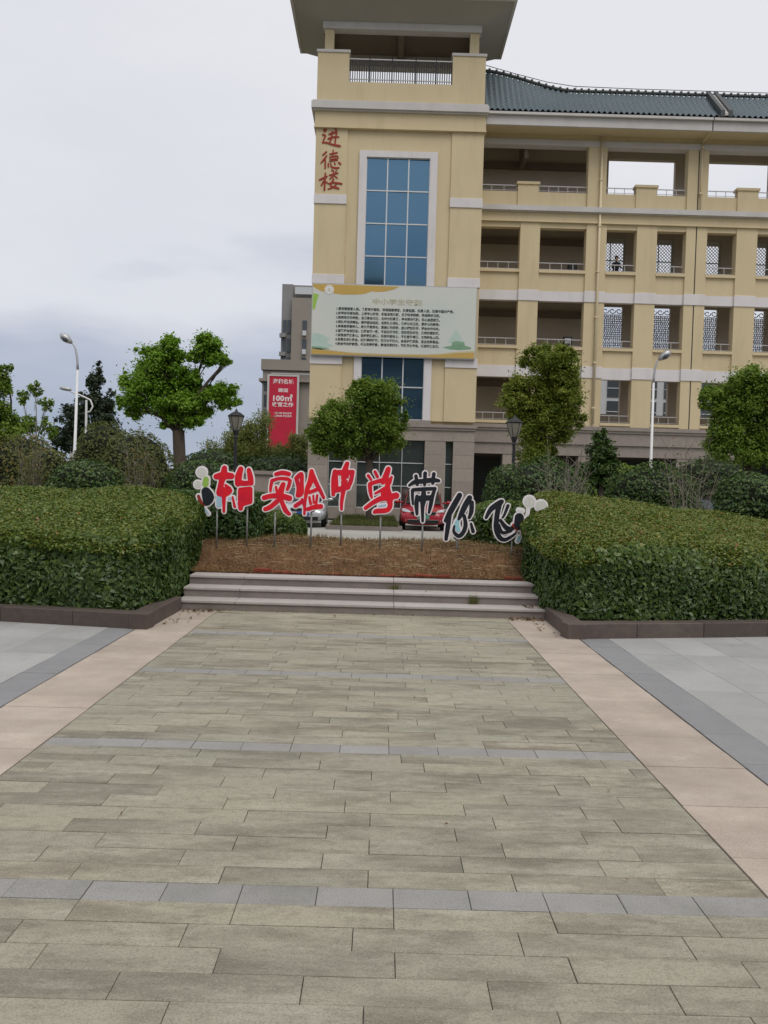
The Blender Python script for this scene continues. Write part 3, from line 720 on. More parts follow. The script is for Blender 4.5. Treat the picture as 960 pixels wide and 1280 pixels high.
for j in range(9):
    z = GZ0+rh*j; P_('transom', 'mullion', (GX0+.03, GX1-.03, TY+.07, TY+.19, z-.026, z+.026))
# upper mouldings
P_('frieze', 'yellow', (TX0-.06, TX1+.06, TY-.09, 42.7, 18.22, 18.95))
P_('frieze_lip', 'yellow', (TX0-.09, TX1+.09, TY-.13, 42.72, 18.17, 18.235))
P_('cornice', 'trim', (TX0-.22, TX1+.16, TY-.3, 42.9, 19.0, 19.3)); P_('cornice_lip', 'trim', (TX0-.15, TX1+.1, TY-.2, 42.8, 18.93, 19.01)); P_('cornice_cap', 'trim', (TX0-.17, TX1+.11, TY-.23, 42.85, 19.29, 19.38))
# roof terrace: parapet, corner piers, pillars, roof
P_('parapet', 'yellow', (TX0, TX1-.03, TY, TY+.22, 19.36, 20.34)); P_('parapet', 'yellow', (TX0, TX1-.03, 42.25, 42.47, 19.36, 20.2))
for x0, x1 in ((TX0, -2.06), (2.76, TX1-.03)):
    p = P_('pier', 'yellow', (x0-.003, x1+.003, TY-.004, TY+.5, 19.37, 21.66)); P_('pier_cap', 'trim', (x0-.05, x1+.05, TY-.05, TY+.55, 21.66, 21.78), parent=p)
for x in (TX0, TX1-.25): P_('parapet', 'yellow', (x, x+.22, TY+.22, 42.25, 19.36, 20.5))
for y in (TY+.12, 42.1):
    for x0, x1 in ((-3.22, -2.8), (3.55, 3.97)): P_('pillar', 'yellow', (x0, x1, y, y+.4, 19.4, 23.0))
rl = P_('terrace_railing', 'railmetal', (-2.06, 2.76, TY+.1, TY+.14, 21.42, 21.47), (-2.06, 2.76, TY+.1, TY+.14, 20.50, 20.54))
for i in range(45):
    x = -2.0+4.72*i/44; P_('baluster', 'darkmetal', (x-.022, x+.022, TY+.11, TY+.135, 20.34, 21.43), parent=rl)
for x in (-1.1, -.05, 1.05, 2.0): P_('rail_post', 'darkmetal', (x-.02, x+.02, TY+.09, TY+.15, 20.3, 21.6), parent=rl)
P_('roof_beam', 'trim', (-3.32, 4.07, TY+.02, TY+.5, 22.78, 23.12)); P_('roof_beam', 'trim', (-3.32, 4.07, 42.0, 42.5, 22.55, 23.12))
for x in (-3.3, 3.65): P_('roof_beam', 'ceiling', (x, x+.4, TY+.52, 41.98, 22.78, 23.14))
P_('cross_beam', 'ceiling', (.2, .5, TY+.52, 41.98, 22.86, 23.14)); P_('ceiling', 'ceiling', (-2.9, 3.65, TY+.5, 42.0, 23.13, 23.2))
# eaves: sloping soffit between beam and fascia
ZS = 23.62; RX0, RX1, RY0, RY1 = -4.78, 5.5, 37.78, 42.95
mb = MB(); ring_i = [(-3.34, TY-.0, 23.1), (4.09, TY-.0, 23.1), (4.09, 42.52, 23.1), (-3.34, 42.52, 23.1)]; ring_o = [(RX0+.06, RY0+.06, ZS), (RX1-.06, RY0+.06, ZS), (RX1-.06, RY1-.06, ZS), (RX0+.06, RY1-.06, ZS)]
for i in range(4): j = (i+1) % 4; mb.poly([ring_i[i], ring_i[j], ring_o[j], ring_o[i]])
mb.build('soffit', M['soffit'], sb)
P_('fascia', 'trim', (RX0, RX1, RY0, RY0+.12, ZS-.04, ZS+.26), (RX0, RX1, RY1-.12, RY1, ZS-.04, ZS+.26), (RX0, RX0+.12, RY0+.12, RY1-.12, ZS-.04, ZS+.26), (RX1-.12, RX1, RY0+.12, RY1-.12, ZS-.04, ZS+.26))
P_('gutter', 'trim', (RX0-.08, RX1+.08, RY0-.08, RY1+.08, ZS+.262, ZS+.40))
mb = MB(); e4 = [(RX0, RY0, ZS+.41), (RX1, RY0, ZS+.41), (RX1, RY1, ZS+.41), (RX0, RY1, ZS+.41)]; ra, rb_ = (-1.6, 40.36, 26.1), (2.3, 40.36, 26.1)
mb.poly([e4[0], e4[1], rb_, ra]).poly([e4[1], e4[2], rb_]).poly([e4[2], e4[3], ra, rb_]).poly([e4[3], e4[0], ra]); mb.build('tower_roof', M['tile'], sb)
# --- stone base of the tower: moulding, piers of single slabs, dark glazing
P_('base_moulding', 'stonetrim', (TX0-.1, TX1+.1, TY-.14, TY+.4, 4.42, 4.56)); P_('base_moulding', 'stonetrim', (TX0-.05, TX1+.05, TY-.08, TY+.4, 4.3, 4.42))
def slabs(x0, x1, z0, z1, y, nx, nz, parent):
    w, h = (x1-x0)/nx, (z1-z0)/nz
    for i in range(nx):
        for j in range(nz):
            P_('cladding_slab', 'stone', (x0+w*i+.004, x0+w*(i+1)-.004, y, y+.06, z0+h*j+.004, z0+h*(j+1)-.004), parent=parent)
for x0, x1, nx in ((TX0, -2.56, 1), (-1.86, -1.22, 1), (1.98, 2.96, 1), (3.32, TX1, 1)):
    p = P_('stone_pier', 'stonetrim', (x0+.01, x1-.01, TY+.06, TY+.4, 0, 3.78)); slabs(x0, x1, 0, 3.78, TY+.0, nx, 6, p)
p = P_('stone_lintel', 'stonetrim', (TX0+.01, TX1-.01, TY+.05, TY+.4, 3.79, 4.3)); slabs(TX0, TX1, 3.79, 4.3, TY-.01, 8, 1, p)
for x0, x1, nxm in ((-2.56, -1.86, 1), (-1.22, 1.98, 3), (2.96, 3.32, 1)):
    P_('stone_plinth', 'stonetrim', (x0, x1, TY+.1, TY+.4, 0, .55))
    w = (x1-x0)/nxm
    for i in range(nxm):
        for z0, z1 in ((.57, 1.6), (1.64, 2.7), (2.74, 3.77)):
            P_('pane', 'glassg', (x0+w*i+.03, x0+w*(i+1)-.03, TY+.27, TY+.29, z0, z1))
        P_('mullion', 'mullion', (x0+w*i-.0, x0+w*i+.028, TY+.22, TY+.33, .55, 3.78))
    for z in (.56, 1.62, 2.72): P_('transom', 'mullion', (x0+.03, x1-.03, TY+.23, TY+.32, z-.02, z+.02))

# --- gallery wing
WY = 40.6; WX0, WX1 = 4.36, 26.5
bays = [(4.36, 6.4), (7.36, 9.62), (10.6, 12.08), (13.06, 14.48), (15.5, 16.94), (17.95, 19.38), (20.4, 21.82), (22.85, 24.27)]
cols = [(6.4, 7.36), (9.62, 10.6), (12.08, 13.06), (14.48, 15.5), (16.94, 17.95), (19.38, 20.4), (21.82, 22.85), (24.27, 26.5)]
floors = [(5.0, 7.12), (8.65, 10.86), (12.35, 14.38)]
for i, (x0, x1) in enumerate(cols):
    if i == 3:
        P_('pilaster', 'yellow', (x0, 14.94, WY-.06, WY+.42, 4.8, 14.66)); P_('pilaster', 'yellow', (15.0, x1, WY-.06, WY+.42, 4.8, 14.66)); P_('expansion_joint', 'ridge', (14.94, 15.0, WY-.03, WY+.3, 4.8, 18.3))
    else: P_('pilaster', 'yellow', (x0, x1, WY-.06, WY+.42, 4.8, 14.66))
    for z0, z1 in ((7.16, 7.72), (10.84, 11.37)): P_('white_block', 'white', (x0-.015, x1+.015, WY-.1, WY+.2, z0, z1), bevel=.008)
for x0, x1 in bays:
    for (a, b) in ((4.8, 5.0),):
        P_('spandrel', 'yellow', (x0, x1, WY+.02, WY+.3, a, b))
    for (w0, w1, s1) in ((7.12, 7.68, 8.65), (10.86, 11.33, 12.35)):
        P_('white_band', 'white', (x0, x1, WY-.0, WY+.32, w0, w1)); P_('spandrel', 'yellow', (x0, x1, WY+.03, WY+.32, w1, s1-.14))
    for z in (5.0, 8.65, 12.35): P_('sill', 'yellow', (x0-.02, x1+.02, WY-.08, WY+.36, z-.14, z))
    P_('lintel', 'yellow', (x0, x1, WY-.02, WY+.35, 14.38, 14.66))
    for z0 in (5.0, 8.65, 12.35):
        n = max(3, int((x1-x0)/.5)); bx_ = [(x0, x1, WY+.12, WY+.15, z0+.36, z0+.395), (x0, x1, WY+.125, WY+.145, z0+.06, z0+.08)] + [(x0+(x1-x0)*k/n-.011, x0+(x1-x0)*k/n+.011, WY+.124, WY+.146, z0, z0+.37) for k in range(n+1)]
        r = P_('railing', 'railmetal', *bx_)
P_('string_course', 'yellow', (WX0, WX1, WY-.1, WY+.4, 14.68, 15.1))
P_('string_course_lip', 'yellow', (WX0, WX1, WY-.15, WY+.4, 14.63, 14.69)); P_('ledge', 'trim', (WX0, WX1, WY-.3, WY+.4, 15.12, 15.36)); P_('ledge_lip', 'trim', (WX0, WX1, WY-.22, WY+.4, 15.085, 15.125))
# top storey
tb = [(4.36, 9.6), (10.5, 14.45), (15.45, 19.4), (20.35, 24.3)]
for x0, x1 in ((9.6, 10.5), (14.45, 14.94), (15.0, 15.45), (19.4, 20.35), (24.3, 26.5)): P_('pilaster', 'yellow', (x0, x1, WY-.05, WY+.4, 15.36, 18.32))
for x0, x1 in tb:
    P_('parapet', 'yellow', (x0, x1, WY+.04, WY+.26, 15.36, 16.12)); c = (x0+x1)/2 if x0 > 5 else 6.72
    p = P_('parapet_block', 'yellow', (c-.5, c+.5, WY-.03, WY+.34, 15.37, 16.45)); P_('block_cap', 'yellow', (c-.56, c+.56, WY-.09, WY+.4, 16.45, 16.57), parent=p)
    for a, b in ((x0, c-.56), (c+.56, x1)):
        n = max(3, int((b-a)/.45)); P_('railing', 'railmetal', (a, b, WY+.13, WY+.165, 16.42, 16.46), (a, b, WY+.135, WY+.16, 16.2, 16.22), *[(a+(b-a)*k/n-.013, a+(b-a)*k/n+.013, WY+.13, WY+.16, 16.12, 16.43) for k in range(n+1)])
P_('top_trim', 'trim', (WX0, WX1, WY-.09, WY+.42, 18.32, 18.6)); P_('top_beam', 'yellow', (WX0, WX1, WY-.03, WY+.4, 18.6, 18.9))
# eaves and gutter
mb = MB(); mb.poly([(WX0, WY-.02, 18.86), (WX1, WY-.02, 18.86), (WX1, 39.5, 18.82), (WX0, 39.5, 18.82)]); mb.build('eave_soffit', M['yellow'], sb)
for a, b in ((WX0, 15.1), (15.16, WX1)): P_('eave_fascia', 'trim', (a, b, 39.42, 39.56, 18.78, 19.22)); P_('gutter', 'trim', (a, b, 39.28, 39.5, 19.225, 19.34))
# tiled roof: corrugated sheets of round tiles, ridge sweeping up against the tower
RDY = 41.2
def ridge_z(x): return 21.2 + .85*sm(8.9, 4.3, x)
def roof_sheet(x0, x1):
    mb = MB(); pitch = .26; nc = int((x1-x0)/pitch); sub = 4; rows = 11; prof = []
    for i in range(nc*sub+1):
        x = x0 + (x1-x0)*i/(nc*sub); ph = (i % sub)/sub; prof.append((x, .065*math.sin(math.pi*2*ph)))
    for j in range(rows):
        for s_, dz in ((0, 0), (1, .0)):
            t = (j+s_)/rows
            for x, h in prof:
                rz = ridge_z(x); yy = 39.33 + (RDY-39.33)*t; sag = -.10*math.sin(math.pi*t)
                zz = 19.40 + (rz-19.40)*t + sag + h + (.045 if s_ == 0 else 0)
                mb.v.append((x, yy, zz))
    k = len(prof)
    for r in range(rows*2-1):
        for i in range(k-1): a = r*k+i; mb.f.append((a, a+1, a+k+1, a+k))
    return mb
rs = roof_sheet(WX0, 15.45).build('roof_tiles', M['tile'], sb); rs['kind'] = 'stuff'
rs = roof_sheet(15.95, WX1).build('roof_tiles', M['tile'], sb); rs['kind'] = 'stuff'
mb = MB(); mb.poly([(WX0, RDY+.02, 21.9), (8.9, RDY+.02, 21.15), (WX1, RDY+.02, 21.15), (WX1, 43.3, 19.3), (WX0, 43.3, 19.3)]); mb.poly([(WX0, 39.4, 19.3), (WX1, 39.4, 19.3), (WX1, 43.0, 19.35), (WX0, 43.0, 19.35)]); mb.build('roof_back', M['ridge'], sb)
pts = [(4.36+i*.35, RDY-.02, ridge_z(4.36+i*.35)+.06) for i in range(int((WX1-4.4)/.35))]
mb = MB(); mb.tube(pts, .085, 8); mb.build('ridge', M['ridge'], sb, smooth=True)
mb = MB()
for i, p in enumerate(pts): mb.box(p[0]-.05, p[0]+.05, p[1]-.1, p[1]+.06, p[2]+.03, p[2]+.105)
o = mb.build('ridge_caps', M['ridge'], sb); o['kind'] = 'stuff'
for x0, x1 in ((15.42, 15.62), (15.80, 15.98)):
    MB().prism([(x0, 39.25, 19.38), (x0, RDY+.05, 21.2), (x0, RDY+.05, 21.5), (x0, 39.25, 19.68)], (x1-x0, 0, 0)).build('fire_gable', M['ridge'], sb)
MB().prism([(15.62, 39.3, 19.45), (15.62, RDY, 21.22), (15.62, RDY, 21.34), (15.62, 39.3, 19.57)], (.18, 0, 0)).build('gable_channel', M['trim'], sb)
wr = empty('lightning_wire', (12, 41.2, 21.3), 'thin dark lightning wire strung above the tiled roof ridge', 'wire')
wp = [(4.4, RDY, 22.42), (6.0, RDY, 22.02), (7.6, RDY, 21.66), (8.9, RDY, 21.5), (12, RDY, 21.46), (16, RDY, 21.46), (20, RDY, 21.46), (25, RDY, 21.46)]
mb = MB(); mb.tube(wp, .018, 5); mb.build('wire', M['darkmetal'], wr)
for x in (6.0, 9.0, 12.0, 14.2, 17.5, 20.0, 22.5): mb = MB(); mb.tube([(x, RDY, ridge_z(x)+.08), (x, RDY, 21.47 if x > 8.8 else 22.02)], .014, 5); mb.build('wire_support', M['darkmetal'], wr)
# galleries behind the openings
BY = 42.9
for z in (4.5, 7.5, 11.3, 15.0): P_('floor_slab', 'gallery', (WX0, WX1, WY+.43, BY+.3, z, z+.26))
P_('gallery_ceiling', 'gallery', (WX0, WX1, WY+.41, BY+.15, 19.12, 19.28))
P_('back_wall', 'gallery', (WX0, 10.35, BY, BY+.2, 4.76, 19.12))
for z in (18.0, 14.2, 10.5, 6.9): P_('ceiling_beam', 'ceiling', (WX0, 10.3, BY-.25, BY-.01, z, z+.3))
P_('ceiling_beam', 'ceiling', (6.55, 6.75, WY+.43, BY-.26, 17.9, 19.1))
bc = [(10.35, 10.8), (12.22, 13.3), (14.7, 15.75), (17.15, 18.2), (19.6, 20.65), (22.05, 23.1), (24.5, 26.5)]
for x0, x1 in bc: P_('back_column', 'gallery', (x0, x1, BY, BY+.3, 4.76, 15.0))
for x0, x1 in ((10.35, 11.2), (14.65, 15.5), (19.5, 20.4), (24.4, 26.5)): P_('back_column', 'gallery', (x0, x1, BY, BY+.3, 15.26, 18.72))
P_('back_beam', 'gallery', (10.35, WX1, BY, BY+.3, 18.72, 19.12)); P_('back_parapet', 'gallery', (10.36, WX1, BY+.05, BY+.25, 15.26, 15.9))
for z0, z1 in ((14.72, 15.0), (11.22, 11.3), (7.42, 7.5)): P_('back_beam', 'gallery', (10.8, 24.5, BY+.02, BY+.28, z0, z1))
for i in range(6):
    x0, x1 = bc[i][1], bc[i+1][0]
    for z0 in (4.76, 7.76, 11.56): P_('back_parapet', 'gallery', (x0, x1, BY+.05, BY+.25, z0, z0+.9))
    # upper gallery: white framed lattice window
    fr = P_('lattice_window', 'lattice', (x0, x1, BY+.08, BY+.14, 14.45, 14.71), (x0, x1, BY+.09, BY+.13, 13.55, 13.6), (x1-.09, x1, BY+.08, BY+.14, 12.46, 14.45), (x0+.9*(x1-x0)/2, x0+.9*(x1-x0)/2+.05, BY+.09, BY+.13, 12.46, 14.45))
    mb = MB(); k = 0
    for a in np.arange(x0-2, x1, .17):
        for sgn in (1, -1):
            p, q = (a, 12.46), (a+2, 14.46)
            if sgn < 0: p, q = (a, 14.46), (a+2, 12.46)
            lo, hi = max(p[0], x0), min(q[0], x1)
            if hi-lo < .02: continue
            f = lambda xx: p[1]+(q[1]-p[1])*(xx-p[0])/(q[0]-p[0])
            mb.tube([(lo, BY+.11+.004*sgn, f(lo)), (hi, BY+.11+.004*sgn, f(hi))], .019, 4)
    mb.build('lattice', M['lattice'], fr)
    # middle gallery: pierced screen with scrolls along its head
    mb = MB(); W_, z0, z1 = x1-x0, 8.66, 11.22
    for r in range(19):
        for c in range(14):
            cx, cz = x0+W_*(c+.5+.25*(r % 2))/14.3, z0+(z1-.42-z0)*(r+.5)/19; rr = .06*random.uniform(.8, 1.15)
            ang = [k*math.pi/4+(.39 if (r+c) % 2 else 0) for k in range(9)]
            mb.tube([(cx+rr*1.15*math.cos(a), BY+.12, cz+rr*1.05*math.sin(a)) for a in ang], .019, 4, cap=False)
    for c in range(4):
        cx = x0+W_*(c+.5)/4; mb.tube([(cx+(.05+.018*k)*math.cos(k*.8), BY+.12, 11.0+(.05+.014*k)*math.sin(k*.8)) for k in range(9)], .026, 4)
    mb.build('pierced_screen', M['lattice'], sb)
# downpipes
for x, y, z0, z1 in ((10.22, WY-.16, 4.9, 18.75), (15.08, WY-.14, 15.4, 18.7)):
    mb = MB(); mb.tube([(x, y, z0), (x, y, z1)], .062 if x < 12 else .035, 10); d = mb.build('downpipe', M['pipe'], sb, smooth=True)
    for z in np.arange(z0+.8, z1, 2.2): P_('pipe_clip', 'pipe', (x-.085, x+.085, y-.075, y+.1, z-.03, z+.03), parent=d)
mb = MB(); mb.tube([(15.08, WY-.14, 18.7), (15.1, 39.9, 18.72), (15.12, 39.5, 19.0)], .035, 8); mb.build('downpipe', M['pipe'], sb)
# ground storey of the wing: banded stone beam over an open arcade
for z0, z1, d in ((4.62, 4.8, -.16), (4.5, 4.62, -.1), (3.98, 4.5, -.04), (3.9, 3.98, -.12), (3.35, 3.9, -.03)): P_('stone_band', 'stonetrim', (WX0, WX1, WY+d, WY+.5, z0+.002, z1))
for x0 in (5.9, 9.62, 14.45, 19.38, 24.2):
    p = P_('stone_pier', 'stonetrim', (x0, x0+.98, WY+.06, WY+.6, 0, 3.35)); slabs(x0, x0+.98, 0, 3.35, WY-.0, 1, 6, p)
P_('arcade_back_wall', 'ridge', (WX0, WX1, 45.2, 45.4, 0, 3.4)); P_('arcade_ceiling', 'ceiling', (WX0, WX1, WY+.5, 45.2, 3.36, 3.5))  # dark back wall and ceiling: the arcade's shade put into their colour
P_('arcade_floor', 'granite', (WX0, WX1, WY-.3, 45.2, -.05, .12))
for x0, x1 in ((7.4, 9.2), (11.2, 14.0), (16, 19)): P_('arcade_window', 'glassg', (x0, x1, 45.16, 45.2, .9, 2.6))
# name of the block painted down the corner pilaster
def tw(px_off, py_off, sc, Y):
    def f(a, b):
        p = at(px_off+a/sc, py_off+b/sc, Y); return p.x, p.z
    return f
CALL = {
 0: [[(190,165,13),(225,160,15),(200,190,9)], [(175,235,13),(215,255,12),(185,320,11),(180,355,13)], [(168,362,11),(240,365,13),(330,395,15),(445,418,17)], [(275,228,13),(395,190,13)], [(262,302,15),(340,275,12),(428,272,10)], [(325,190,12),(312,300,12),(285,355,9)], [(372,132,13),(392,200,12),(376,300,12),(370,372,11)]],
 1: [[(230,512,12),(175,562,11)], [(238,570,9),(190,632,13),(145,690,9)], [(212,625,12),(212,770,13)], [(285,548,10),(402,524,11)], [(340,480,9),(335,570,9)], [(285,592,8),(400,578,10),(408,618,8),(300,630,8),(285,592,8)], [(335,590,6),(338,630,6)], [(370,585,6),(372,628,6)], [(280,660,8),(405,645,9)], [(262,700,12),(262,750,11)], [(300,692,10),(312,748,12),(370,768,14),(430,764,11)], [(360,690,10),(372,712,10)], [(428,682,13),(458,706,13)]],
 2: [[(122,958,13),(238,905,14)], [(215,852,11),(205,1000,14),(200,1122,13)], [(195,968,10),(150,1045,12)], [(215,980,9),(250,1010,9)], [(318,802,11),(350,822,9)], [(278,884,10),(412,850,11)], [(345,835,8),(332,945,8)], [(332,890,7),(285,945,9)], [(345,880,7),(405,930,9)], [(395,805,8),(372,842,8)], [(268,1020,12),(350,1003,12),(472,1022,15)], [(345,950,12),(300,1052,12),(400,1088,16),(432,1100,9)], [(402,1010,10),(350,1072,12),(258,1106,9)]]}
for k, s in CALL.items(): sdf_shape(s, 0, 5, tw(390, 150, 12.8, TY), TY-.03, .028, 'wall_character', M['redpaint'], sb)

# --- billboard on the tower
bb = empty('billboard', (.35, 38.9, 7.68), 'wide pale rules billboard with gold edges hung across the tower window', 'billboard')
BX0, BX1, BZ0, BZ1, BYf = -3.47, 4.17, 7.66, 10.93, 38.78
P_('panel', 'bill', (BX0, BX1, BYf, BYf+.09, BZ0, BZ1), parent=bb)
P_('frame', 'metal', (BX0-.03, BX1+.03, BYf+.02, BYf+.12, BZ1, BZ1+.04), (BX0-.03, BX1+.03, BYf+.02, BYf+.12, BZ0-.04, BZ0), (BX0-.03, BX0, BYf+.02, BYf+.12, BZ0, BZ1), (BX1, BX1+.03, BYf+.02, BYf+.12, BZ0, BZ1), parent=bb)
P_('bracket', 'darkmetal', *[(x, x+.06, BYf+.1, 39.05, z, z+.06) for x in (-3.0, -.5, 2.0, 3.7) for z in (BZ0+.3, BZ1-.4)], parent=bb)
def bpx(a, b): return (BX0+(a-35)/(940-35)*(BX1-BX0), BZ1-(b-60)/(435-60)*(BZ1-BZ0))   # billboard drawing units
def flat(name, m, pts, lay):
    w = [bpx(*p) for p in pts]; MB().prism([(x, BYf-.002*lay, z) for x, z in w], (0, -.0015, 0)).build(name, M[m], bb)
flat('gold_wave', 'gold', [(36, 61), (515, 63), (480, 80), (430, 92), (385, 95), (360, 92), (330, 105), (280, 112), (200, 114), (140, 108), (80, 98), (36, 76)], 1)
flat('gold_wave', 'gold', [(36, 434), (36, 408), (90, 410), (160, 417), (260, 425), (420, 428), (560, 426), (680, 424), (760, 418), (840, 408), (938, 402), (938, 434)], 1)
flat('pale_wave', 'paleline', [(36, 407), (36, 401), (90, 404), (160, 411), (260, 419), (420, 422), (560, 420), (680, 417), (760, 411), (840, 399), (938, 392), (938, 401), (840, 407), (760, 417), (680, 423), (560, 425), (420, 427), (260, 424), (160, 416), (90, 409)], 2)
flat('mist_patch', 'billmist', [(38, 400), (38, 325), (60, 322), (100, 330), (140, 350), (120, 372), (160, 385), (120, 398)], 1)
flat('mist_patch', 'leafprint', [(37, 200), (37, 110), (70, 118), (60, 150), (52, 190)], 1)
flat('hill_print', 'billgreen', [(38, 404), (40, 392), (90, 394), (140, 405), (90, 410)], 2)
flat('hill_print', 'billmist', [(790, 352), (805, 325), (820, 300), (832, 282), (845, 300), (858, 312), (872, 335), (885, 352)], 1)
flat('hill_print', 'billgreen', [(762, 378), (790, 372), (812, 368), (812, 350), (835, 342), (880, 348), (884, 366), (920, 376), (918, 384), (860, 390), (800, 388)], 2)
mb = MB(); cx, cz = bpx(127, 90); mb.lathe([(.215, 0), (.215, .004)], (cx, BYf-.012, cz), 28, 'y'); lg = mb.build('logo', M['boardplain'], bb)
mb = MB(); mb.tube([(cx+.165*math.cos(a*.2618), BYf-.0135, cz+.165*math.sin(a*.2618)) for a in range(25)], .008, 4, cap=False); mb.build('logo_ring', M['greyink'], lg)
text_mesh('logo_letter', '北', .19, M['greyink'], lg, (cx, BYf-.016, cz-.075), 'CENTER', .004)
tx, tz = bpx(515, 158); text_mesh('title', '中小学生守则', .29, M['greyink'], bb, (tx-.1, BYf-.006, tz), 'CENTER', .004, sx=1.35)
LINES = ['1.爱党爱国爱人民。了解党史国情，珍视国家荣誉，热爱祖国，热爱人民，热爱中国共产党。', '2.好学多问肯钻研。上课专心听讲，积极发表见解，乐于科学探索，养成阅读习惯。', '3.勤劳笃行乐奉献。自己事自己做，主动分担家务，参与劳动实践，热心志愿服务。', '4.明礼守法讲美德。遵守国法校纪，自觉礼让排队，保持公共卫生，爱护公共财物。', '5.孝亲尊师善待人。孝父母敬师长，爱集体助同学，虚心接受批评，学会合作共处。', '6.诚实守信有担当。保持言行一致，不说谎不作弊，借东西及时还，做到知错就改。', '7.自强自律健身心。坚持锻炼身体，乐观开朗向上，不吸烟不喝酒，文明绿色上网。', '8.珍爱生命保安全。红灯停绿灯行，防溺水不玩火，会自护懂求救，坚决远离毒品。', '9.勤俭节约护家园。不比吃喝穿戴，爱惜花草树木，节粮节水节电，低碳环保生活。']
for i, s in enumerate(LINES):
    x, z = bpx(168, 190+23.3*i); wmax = (815-168 if i == 0 else 742-168)/(905)*(BX1-BX0)
    o = text_mesh('text_line', s, .145, M['ink'], bb, (0, 0, 0), bold=.0035); o['kind'] = 'stuff'
    co = np.empty(len(o.data.vertices)*3, dtype=np.float32); o.data.vertices.foreach_get('co', co); co = co.reshape(-1, 3)
    k = wmax/max(.01, co[:, 0].max()-co[:, 0].min()); co[:, 0] *= k; co += np.array([x, BYf-.006, z-.04]); o.data.vertices.foreach_set('co', co.ravel().astype(np.float32)); o.data.update()

# ================================================================== BUILDINGS BEHIND
# shop block with the red banner
bk = empty('commercial_block', (-9.5, 76, 0), 'brown low block with a red banner left of the school tower', 'building')
a = at(329, 449, 75); b = at(395, 449, 75)
P_('wall', 'farwall', (a.x, b.x+8, 75, 90, 0, a.z-1.0), parent=bk); P_('roof_parapet', 'farwall', (a.x-.15, b.x+8, 74.8, 90, a.z-.95, a.z), parent=bk); P_('coping', 'stonetrim', (a.x-.3, b.x+8, 74.6, 90, a.z-2.0, a.z-1.75), parent=bk); P_('rail', 'railmetal', (a.x+.8, b.x+8, 74.5, 74.6, a.z-1.35, a.z-1.25), parent=bk)
P_('corner_strip', 'fargrey', (a.x-.02, a.x+1.0, 74.9, 75.1, 0, a.z-2.1), parent=bk)
for k in range(7): P_('window', 'farglass', (a.x+.15, a.x+.85, 74.86, 74.95, 1.2+k*1.45, 2.3+k*1.45), parent=bk)
bn = empty('banner', (a.x+3, 74.6, 3), 'red advertising banner with white lettering on the brown block', 'banner')
q0, q1 = at(337, 470, 74.6), at(373, 560, 74.6); b0x, b1x = q0.x, q1.x-.25; bz1, bz0 = q0.z, q1.z
P_('cloth', 'banner', (b0x, b1x, 74.55, 74.62, bz0, bz1), parent=bn); P_('frame', 'trim', (b0x-.18, b0x, 74.5, 74.7, bz0, bz1+.15), (b1x, b1x+.18, 74.5, 74.7, bz0, bz1+.15), (b0x, b1x, 74.5, 74.7, bz1, bz1+.15), parent=bn)
bc_ = (b0x+b1x)/2; bw = b1x-b0x; u = (bz1-bz0)/90
def bt(s, y, h, frac, bold=.02):
    o = text_mesh('lettering', s, 1.0, M['whiteink'], bn, (0, 0, 0), bold=bold)
    co = np.empty(len(o.data.vertices)*3, dtype=np.float32); o.data.vertices.foreach_get('co', co); co = co.reshape(-1, 3)
    co[:, 0] = (co[:, 0]-(co[:, 0].max()+co[:, 0].min())/2)/(co[:, 0].max()-co[:, 0].min())*bw*frac + bc_
    co[:, 2] = (co[:, 2]-co[:, 2].min())/(co[:, 2].max()-co[:, 2].min())*h*u + bz1-(y-470+h/2)*u
    co[:, 1] = co[:, 1]*.3+74.545; o.data.vertices.foreach_set('co', co.ravel().astype(np.float32)); o.data.update()
bt('海和名城', 476.5, 6.5, .74, .02); bt('建面', 487.5, 5, .36); bt('100㎡', 497, 9, .70, .035); bt('收官之作', 505.5, 6, .76, .03)
bt('一期热销 恭迎品鉴', 516.5, 2.6, .66, .02); bt('二期加推 恭迎品鉴', 520, 2.6, .66, .02)
# tower block
hb = empty('tower_block', (-14, 132, 0), 'tall grey brown residential tower behind the red banner block', 'building')
a = at(352, 353, 130); b = at(398, 353, 130); zt = a.z; wd = b.x-a.x
P_('side_wall', 'fargrey', (a.x, a.x+wd*.30, 131, 150, 0, zt), parent=hb); P_('front_wall', 'farwall', (a.x+wd*.30, b.x+9, 130, 150, 0, zt-2.3), parent=hb)
P_('roof_screen', 'farwhite', (a.x+wd*.36, b.x+9, 130.5, 131, zt-1.6, zt-.5), parent=hb); P_('roof_parapet', 'fargrey', (a.x+wd*.30, b.x+9, 131.5, 149, zt-2.3, zt), parent=hb)
z = 2.0
while z < zt-6:
    for x in (a.x+wd*.05, a.x+wd*.17): P_('window', 'farglass', (x, x+wd*.09, 130.8, 131.05, z, z+2.1), parent=hb)
    P_('balcony', 'fargrey', (a.x-wd*.03, a.x+wd*.14, 130.2, 131, z-.7, z-.1), parent=hb)
    w = P_('window', 'farglass', (a.x+wd*.60, a.x+wd*.72, 129.86, 130.05, z+.2, z+1.9), parent=hb); P_('condenser', 'farwhite', (a.x+wd*.61, a.x+wd*.71, 129.4, 129.9, z-.5, z+.25), parent=w)
    z += 2.9
# block across the rear courtyard, glimpsed through the lowest gallery
rb2 = empty('rear_block', (24, 62, 0), 'white block with grey windows glimpsed through the lowest gallery openings', 'building')
P_('wall', 'farwhite', (10, 45, 62, 70, 0, 11), parent=rb2)
for i in range(24):
    x = 11+i*1.42
    for z in (.8, 4.3, 7.0, 8.75):
        w = P_('window', 'farglass', (x, x+.86, 61.93, 62.05, z, z+(2.0 if z < 5 else 1.45)), parent=rb2); P_('window_bar', 'farwhite', (x, x+.86, 61.9, 61.96, z+.62, z+.68), parent=w)
